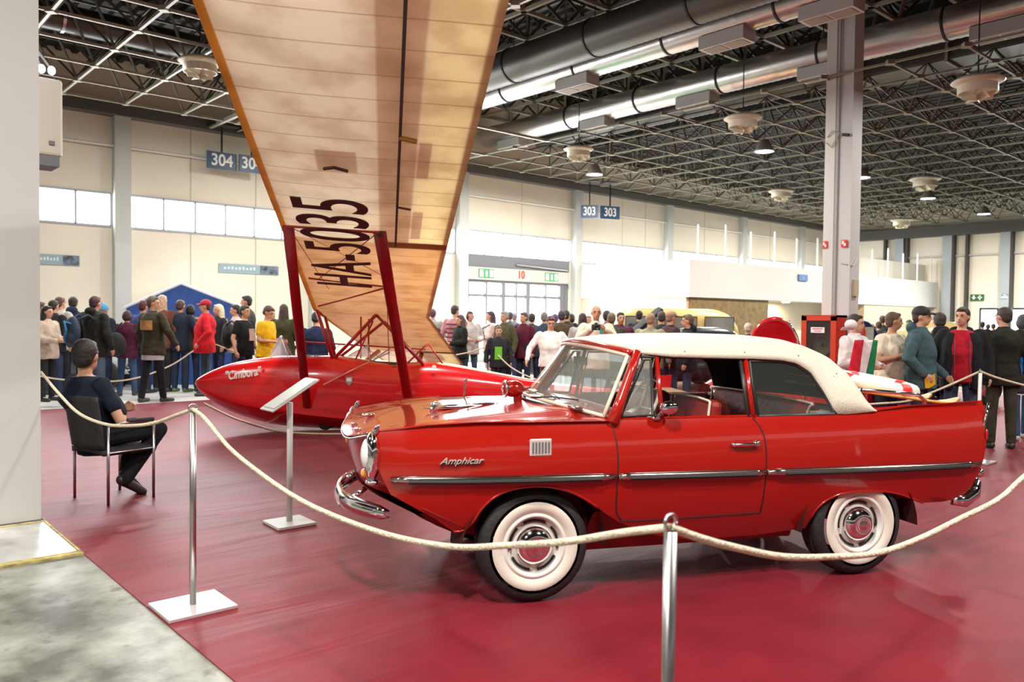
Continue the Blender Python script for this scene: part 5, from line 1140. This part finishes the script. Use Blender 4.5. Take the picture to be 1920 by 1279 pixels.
P(1040, 589, 18.0, 170, 'person with violet tinted hair behind the man in white', top=(.06, .05, .08), hc=(.14, .08, .16))
P(1053, 583, 16.2, 160, 'dark haired man in an olive brown coat right of the man in white', top=(.075, .055, .03), legs=BK, hc=(.045, .03, .05), build=1.1)
P(1061, 582, 17.6, 165, 'taller dark haired man just behind the olive brown coat', top=(.03, .035, .03), hc=(.03, .03, .015))
P(1070, 589, 18.4, -60, 'dark haired woman in black left of the dark long haired woman', top=BK, hair='bob', hc=(.04, .02, .02))
P(1092, 588, 15.5, 160, 'woman with long dark hair and white scarf, seen from behind', top=(.40, .36, .34), hair='long', hc=(.035, .015, .015))
P(1117, 573, 12.6, 0, 'balding man in a beige jacket and teal shirt holding a camera', top=(.60, .54, .43), hair='bald', arms=('phone', 'phone'), build=1.12, vox=.015, skin=SKIN2, accent=lambda e, hp, armp: MB().prism([(-.11, 1.50), (-.02, 1.50), (-.06, 1.30)], .10, .185, 'y').build('teal_shirt', cloth((.04, .35, .40)), e))
def camera_(px, d, face, h, label, z=1.27, y=.42):
    loc, yaw = at(px, d, face); e = empty('camera', loc, yaw, label, 'camera'); k = h / 1.78; e.scale = (k, k, k)
    MB().box((0, y, z), (.13, .07, .09)).box((0, y, z + .055), (.05, .05, .03)).build('camera_body', BLACK, e, bevel=.01)
    MB().lathe([(0, .04), (.034, .04), (.036, .13), (.03, .13), (.026, .11), (0, .11)], (0, y, z), 'y', 20).build('lens', DARK, e, smooth=True); return e
camera_(1112, 12.6, 0, 1.78, 'black camera in the hands of the balding man in beige', z=1.46, y=.42)
P(1103, 592, 18.6, 0, 'small distant pink faced person left of the balding man', top=(.6, .5, .5), hc=(.4, .2, .15))
P(1137, 583, 15.6, 170, 'dark haired person right of the balding man, hair only in view', top=BK, hc=(.03, .02, .02))
P(1146, 587, 14.3, 175, 'short haired man in a dark olive jacket, seen from behind, next to the raised bonnet', top=(.04, .04, .025), hc=(.13, .09, .055), build=1.15)
P(1163, 586, 15.5, 10, 'man in a maroon top facing the camera, left of the raised bonnet', top=(.10, .02, .05), hc=(.03, .02, .02))
P(1198, 583, 18.05, 160, 'dark haired head just above the raised black bonnet', top=BK, hc=(.02, .015, .012))
P(1219, 588, 13.5, 150, 'fair haired broad man in a beige grey jacket, back turned, before the yellow van', top=(.30, .28, .19), hc=(.30, .20, .11), build=1.25)
P(1240, 584, 14.6, 165, 'dark haired person between the beige jacket and the flat cap', top=BK, hc=(.05, .035, .03))
P(1257, 584, 13.9, 110, 'man in a tan cap and dark leather jacket before the yellow van', top=(.06, .03, .03), cols={'cap': (.40, .24, .15)}, hc=(.28, .16, .09), build=1.1)
P(1290, 590, 13.3, -100, 'man in a black hooded jacket under the van window', top=(.015, .017, .025), hc=(.13, .08, .05), hood=True, build=1.15)
P(1402, 606, 15.2, 170, 'white haired person in a black and white striped top', top=(.03, .03, .035), hc=(.65, .5, .38), accent=lambda e, hp, armp: MB().loft([(0, 0, 1.30, .213, .158), (0, 0, 1.34, .208, .152)], 20, cap=False).build('white_stripe', cloth((.7, .7, .72)), e))
P(1431, 604, 15.3, 170, 'person in dark top left of the red raised lid', top=(.05, .05, .08), hc=(.3, .15, .13))
# right crowd
def flag_acc(e, hp, armp): MB().loft([(0, .01, 1.36, .16, .12), (0, .01, 1.50, .09, .08)], 18).build('dark_scarf', cloth((.03, .035, .06)), e, mods=remesh(.02, 2))
P(1602, 590, 9.6, 35, 'man in a white jacket with a red white green flag over his arm', top=(.72, .68, .68), legs=BK, hc=(.035, .02, .012), accent=flag_acc, arms=('front', 'front'), build=1.05, vox=.014, turn=20)
loc, yaw = at(1595, 9.35, 0); hc_ = empty('white_cap', loc, yaw, 'white peaked cap held up near the face of the man with the flag', 'cap')
MB().ell((0, 0, 1.55), (.07, .07, .06)).build('crown', mat('cap_white', (.75, .74, .72), .6), hc_, smooth=True); MB().grid(lambda u, v: (lerp(-.07, .07, v), -.06 - .06 * u, 1.52 - .03 * u), 3, 6).build('peak', MATS['cap_white'], hc_, mods=[('SOLIDIFY', dict(thickness=.006))])
loc, yaw = at(1611, 9.15, 5); fg = empty('flag', loc, yaw, 'red white and green striped flag draped in the arms of the man in white', 'flag')
for nm, c, a, b in (('red_stripe', (.62, .02, .04), .07, -.07), ('white_stripe', (.75, .74, .72), -.07, -.15), ('green_stripe', (.02, .22, .08), -.15, -.22)):
    MB().grid(lambda u, v: (lerp(a, b, v) + .05 * u, .03 * math.sin(7 * lerp(a, b, v) * 4 + 2 * u) - .05 * u, lerp(1.38, .84, u)), 14, 6).build(nm, cloth(c), fg, smooth=True, mods=[('SOLIDIFY', dict(thickness=.006))])
P(1664, 586, 10.1, 32, 'man in a cream T-shirt with a camera on a red strap', top=(.72, .62, .48), kind='tee', legs=(.02, .022, .035), arms=('camera', 'camera'), hc=(.09, .05, .025), build=1.42, turn=45, tilt=.10, vox=.013, skin=SKIN2, accent=lambda e, hp, armp: MB().tube([(-.10, .12, 1.18), (-.10, .17, 1.35), (-.07, .06, 1.50), (.07, .06, 1.50), (.12, .16, 1.35), (.1, .24, 1.22)], .014, 8, flat=.4).build('camera_strap', mat('strap_red', (.20, .03, .03), .7, var=.8, vscale=40), e))
camera_(1664, 10.1, 32, 1.72, 'black camera held by the man in the cream T-shirt', z=1.25, y=.50)
P(1725, 576, 9.7, 55, 'teenager in a black peaked cap and teal grey hooded top', top=(.055, .10, .115), legs=(.025, .03, .05), hair='short', hc=(.06, .03, .02), cols={'cap': (.02, .015, .018)}, hood=True, arms=(((.26, .0, 1.17), (.16, .24, .95)), 'pocket'), vox=.013, build=1.12)
yb = empty('yellow_folder', *at(1746, 9.5, 40), 'small yellow folder in the hand of the teenager in teal', 'folder'); MB().box((0, 0, .90), (.19, .04, .13), Matrix.Rotation(.2, 3, 'Y')).build('cover', mat('folder_yellow', (.75, .42, .02), .5), yb)
P(1761, 587, 10.8, 165, 'dark haired man in a black leather jacket with his back turned, behind the teenager', top=(.016, .016, .018), hc=(.04, .03, .025), hood=True, build=1.1, vox=.015)
def open_jkt(e, hp, armp):
    for s in (-1, 1):
        m = MB(); m.loft([(s * .155, .0, .78, .085, .20), (s * .155, 0, 1.1, .085, .19), (s * .15, 0, 1.36, .08, .165), (s * .12, -.01, 1.47, .075, .12)], 16)
        sh, el_, wr_ = armp[0 if s < 0 else 1]; m.cap(sh, el_, .085, .078).cap(el_, wr_, .078, .058); m.ell((s * .05, -.08, 1.50), (.09, .06, .05))
        o = m.build('open_jacket', cloth((.012, .013, .016)), e, mods=remesh(.015, 3))
        MB().tube([(s * .085, .165, .80), (s * .085, .185, 1.1), (s * .082, .165, 1.38)], .005, 6).build('zip', STEEL, o)
P(1803, 577, 10.0, -25, 'man in a red T-shirt under an open black jacket, blue jeans', top=(.40, .008, .022), kind='shirt', legs=(.045, .06, .10), hc=(.03, .018, .012), arms=('down', 'pocket'), build=1.15, vox=.013, turn=-25, accent=open_jkt)
P(1881, 577, 10.2, 170, 'man in a dark green black jacket with back turned near the right edge', top=(.018, .02, .014), legs=(.05, .045, .03), hc=(.045, .03, .02), build=1.15, vox=.014, turn=30)
P(1918, 590, 11.0, 170, 'person in a bright blue anorak cut by the right edge', top=(.01, .11, .38), legs=JEAN, shoes=(.5, .48, .46), hair='bob', hc=(.06, .06, .06), vox=.015, stride=.15)
hb2 = empty('handbag', *at(1914, 10.2, 180), 'black handbag with pale trim hanging at the right edge', 'bag'); MB().box((0, 0, .82), (.30, .12, .26)).build('bag_body', FB, hb2, bevel=.04); MB().tube([(-.12, 0, .95), (-.1, 0, 1.15), (.1, 0, 1.2), (.12, 0, .95)], .01, 6).tube([(-.15, -.065, .95), (-.16, -.065, .7), (.14, -.065, .69)], .008, 6).build('bag_trim', mat('bag_trim', (.6, .55, .48), .4), hb2)
for px, ht, d, lb, hc__ in ((1634, 608, 22, 'distant dark haired visitor in front of the tan panel, left one', BR), (1654, 592, 21, 'distant taller visitor in front of the tan panel', BR), (1647, 603, 20.3, 'distant bushy haired visitor before the tan panel', (.05, .03, .025)), (1704, 600, 20, 'distant visitor seen between the cream T-shirt and the teenager', (.04, .03, .02)), (1739, 600, 21, 'distant visitor right of the teenager cap', BR), (1852, 608, 28, 'tiny distant visitor against the bright end door, left one', BR), (1862, 607, 27, 'tiny distant visitor against the bright end door, right one', BR), (1841, 603, 24, 'distant visitor just right of the red T-shirt man', BK)):
    P(px, ht, d, 160, lb, top=(.04, .04, .045), hc=hc__, vox=.025)
# seated attendant
SP = rf(-3.39, 6.9) ; cdir = CHD
sit = dict(dz=-.50, dy=-.08, dx=-.17, legs=[[(-.12, -.12, .54), (-.16, .27, .56), (.00, .10, .17), (-.02, .20, .07)], [(.08, -.12, .54), (.15, .30, .55), (.04, .06, .14), (.06, .17, .06)]])
sm = person(SP, CHA, 1.86, 'seated man in a dark navy T-shirt and black trousers, arms folded, on the visitor chair', top=(.008, .012, .026), kind='tee', legs=(.010, .011, .016), shoes=(.02, .015, .015),
            hc=(.022, .014, .012), arms=(((.27, .06, 1.17), (-.02, .17, 1.22)), ((.27, .06, 1.15), (-.02, .19, 1.16))), seated=sit, hs=1.16, build=1.42, vox=.010, turn=32, tilt=-.10)
# ------------------------------------------------------------------ other exhibits in the background
def oldcar(name, loc, yaw, label, col, L=4.2, W=1.65, H=1.5, van=False, bonnet_up=False, cat='car'):
    e = empty(name, loc, yaw, label, cat); CM = mat('paint_%d_%d_%d' % tuple(int(c * 255) for c in col), col, .25, coat=.8)
    h0 = .32; belt = .88 if not van else 1.05
    m = MB()
    def body(u, v):
        x = lerp(-L / 2, L / 2, u); a = 2 * PI * v; t = abs(2 * u - 1)
        hw = W / 2 * (1 - .25 * t ** 5); zt = belt - (.14 * t ** 3 if not van else .04 * t ** 4); c, s = math.cos(a), math.sin(a)
        return (x, hw * math.copysign(abs(c) ** .45, c), lerp(h0, zt, .5 + .5 * math.copysign(abs(s) ** .5, s)))
    m.grid(body, 24, 24); b = m.build('body', CM, e, smooth=True)
    m = MB(); n = len(m.v)
    m.add([(-L / 2 + .0, W / 2 * .7 * math.cos(a), .6 + .25 * math.sin(a)) for a in [k * PI / 6 for k in range(12)]], [tuple(range(12))]).add([(L / 2, W / 2 * .7 * math.cos(a), .6 + .25 * math.sin(a)) for a in [k * PI / 6 for k in range(12)]], [tuple(range(12))]); m.build('end_panels', CM, e)
    x0, x1 = (-L * .30, L * .48) if van else (-L * .18, L * .33)
    def cab(u, v):
        a = PI * v; z = belt - .08; t = lerp(-1, 1, u); sh = (1 - abs(t) ** (7 if van else 4)) ** .5 if abs(t) < 1 else 0
        hh = (H - z) * sh; c, s = math.cos(a), math.sin(a); w_ = W / 2 * (.92 if van else .82)
        return (lerp(x0, x1, u) , w_ * math.copysign(abs(c) ** .5, c) * (1 - .1 * abs(t) ** 6), z + hh * abs(s) ** .55)
    MB().grid(cab, 28, 20).build('roof', CM, e, smooth=True)
    GL = mat('dark_glass', (.25, .25, .22), .08, coat=1)
    for s in (-1, 1):
        wy = s * (W / 2 * (.92 if van else .82) + .006)
        spans = ((.10, .34), (.40, .64), (.70, .92)) if van else ((.22, .48), (.52, .78))
        for a, b_ in spans:
            xa, xb = lerp(x0, x1, a), lerp(x0, x1, b_); za, zb_ = belt + .07, H - .20
            q = MB().box(((xa + xb) / 2, wy * .985, (za + zb_) / 2), (xb - xa, .03, zb_ - za)).build('side_window', GL, e, bevel=.012)
            MB().tube([(xa, wy, za), (xb, wy, za), (xb, wy, zb_), (xa, wy, zb_), (xa, wy, za)], .014, 6).build('window_seal', DARK, q)
    for xx in (-L * .32, L * .32):
        for s in (-1, 1):
            w_ = MB().lathe([(.0, -.09), (.30, -.09), (.33, -.06), (.33, .06), (.30, .09), (.2, .09), (0, .06)], (xx, s * (W / 2 - .1), .33), 'y', 28).build('wheel', BLACK, e, smooth=True)
            MB().lathe([(0, .11 * s), (.12, .1 * s), (.19, .085 * s)], (xx, s * (W / 2 - .1), .33), 'y', 24).build('hubcap', CHROME, w_, smooth=True)
    for xx in (-L / 2, L / 2): MB().tube([(xx * .98, -W / 2 * .9, .45), (xx * 1.03, 0, .45), (xx * .98, W / 2 * .9, .45)], .05, 10).build('bumper', CHROME, e, smooth=True)
    if bonnet_up: MB().grid(lambda u, v: (lerp(-1.65, -.70, u), lerp(-.62, .62, v) * (1 - .2 * u), lerp(belt + .1, 1.80, u) + .05 * math.cos((v - .5) * PI)), 10, 10).build('raised_bonnet', mat('bonnet_matt_black', (.012, .013, .018), .7, spec=.1), e, smooth=True, mods=[('SOLIDIFY', dict(thickness=.03))])
    return e
def dirang(a):  # facing angle in picture terms
    v = RX * math.cos(math.radians(a)) + FX * math.sin(math.radians(a)); return math.atan2(v.y, v.x)
oldcar('van', rf(3.42, 19.3), dirang(2), 'cream yellow vintage van behind the soft top roof', (.66, .47, .17), 3.9, 1.7, 1.86, van=True, cat='van')
oldcar('vintage_car', rf(3.75, 16.95), dirang(0), 'black vintage car with raised bonnet left of the yellow van', (.015, .016, .025), 3.2, 1.6, 1.45, bonnet_up=True)
oldcar('vintage_car', rf(7.35, 18.5), dirang(8), 'dark blue vintage car left of the fire hose cabinet', (.01, .01, .06), 2.6, 1.6, 1.68)
oldcar('vintage_car', rf(8.3, 16.4), dirang(3), 'pale yellow and black vintage car behind the man with the flag', (.55, .42, .18), 2.7, 1.6, 1.62)
oldcar('vintage_car', rf(-9.3, 17.0), dirang(10), 'white vintage car behind the legs of the crowd at left', (.75, .75, .76), 2.6, 1.35, 1.35)
oldcar('vintage_car', rf(11.9, 14.3), dirang(-20), 'red vintage car low behind the man in the red T-shirt', (.35, .02, .03), 3.0, 1.6, 1.2)
oldcar('vintage_car', rf(-.6, 23.2), dirang(10), 'white car near the glass doors behind the visitors', (.78, .78, .78), 3.9, 1.6, 1.4)
rl_ = empty('microcar', rf(3.22, 10.4), dirang(8), 'glossy red microcar whose rounded lid stands up behind the soft top', 'car')
def lid(u, v):
    a = PI * v; x = .39 * u * math.cos(a); h = .64 * u * abs(math.sin(a)) ** .85
    return (x + .10 * (1 - h) + .05, -.22 * h + .14 * math.sqrt(max(0, 1 - u * u)), 1.0 + h)
MB().grid(lid, 16, 16).build('raised_lid', mat('lid_red', (.55, .006, .012), .25, coat=1), rl_, smooth=True, mods=[('SOLIDIFY', dict(thickness=.04))])
MB().grid(lambda u, v: (lerp(-.75, 1.5, u), .58 * math.cos(PI * 2 * v) * (1 - .5 * abs(2 * u - 1) ** 3), .62 + .40 * math.sin(PI * 2 * v) * (1 - .6 * abs(2 * u - 1) ** 3)), 24, 20).build('body', MATS['lid_red'], rl_, smooth=True)
for x in (-.4, 1.1):
    for s in (-1, 1): MB().lathe([(0, -.06), (.22, -.06), (.24, 0), (.22, .06), (0, .06)], (x, s * .5, .24), 'y', 24).build('wheel', BLACK, rl_, smooth=True)
MB().tube([(.40, -.15, 1.02), (.36, -.2, 1.35), (.2, -.3, 1.58)], .018, 8).build('lid_trim', CHROME, rl_, smooth=True)
# blue and white tent trailer
tn = empty('camping_tent', rf(-7.42, 18.2), dirang(8), 'blue camping tent with white roof edge behind the crowd at left', 'tent')
TB = mat('tent_blue', (.025, .08, .30), .7, var=.15); TW = mat('tent_white', (.80, .80, .84), .6)
W_ = 1.30; 
MB().add([(-W_, 0, 1.68), (0, 0, 2.26), (W_ + .1, 0, 1.72), (W_ + .1, 0, 0), (-W_, 0, 0)], [(0, 1, 2, 3, 4)]).build('front_wall', TB, tn, mods=[('SOLIDIFY', dict(thickness=.02))])
MB().add([(-W_, 0, 1.68), (0, 0, 2.28), (-.35, .75, 2.24), (-W_ - .45, .75, 1.70)], [(0, 1, 2, 3)]).add([(0, 0, 2.28), (W_ + .1, 0, 1.74), (W_ - .2, .75, 1.74), (-.35, .75, 2.24)], [(0, 1, 2, 3)]).build('roof', TW, tn, mods=[('SOLIDIFY', dict(thickness=.03))])
MB().add([(-W_, 0, 1.66), (-W_ - .45, .75, 1.66), (-W_ - .6, .75, 0), (-W_, 0, 0)], [(0, 1, 2, 3)]).build('side_wall', mat('tent_pale_blue', (.30, .42, .62), .6), tn, mods=[('SOLIDIFY', dict(thickness=.02))])
MB().box((.35, -.03, 1.5), (.9, .03, .06)).box((.75, -.03, 1.25), (.5, .03, .5)).build('window_flap', mat('flap_ochre', (.65, .42, .15), .6), tn)
tw_ = MB().tube([(-W_ - .02, -.02, 1.68), (0, -.02, 2.28), (W_ + .12, -.02, 1.73)], .035, 6).build('white_edging', TW, tn)
# low display tables seen between legs
for k, (r, f, lb) in enumerate(((-5.4, 18.0, 'low white display table behind the man in the red cap'), (-4.0, 17.8, 'white display table behind the man in the yellow T-shirt'))):
    t = empty('display_table', rf(r, f), dirang(5), lb, 'table')
    MB().box((0, 0, .72), (1.0, .6, .03)).build('table_top', WHITE, t, bevel=.004)
    for sx in (-1, 1):
        for sy in (-1, 1): MB().tube([(sx * .45, sy * .25, 0), (sx * .45, sy * .25, .71)], .015, 8).build('leg', STEEL, t)
o = MB().prism([(0, 0), (.36, 0), (.40, .25), (.3, .62), (.06, .66), (-.03, .4)], -.05, .05, 'y').build('wall_emblem', mat('emblem_black', (.02, .02, .02), .5), loc=(10.1, Y1 - .09, 1.55)); tag(o, 'black rounded emblem board on the wall between the struts', 'emblem')
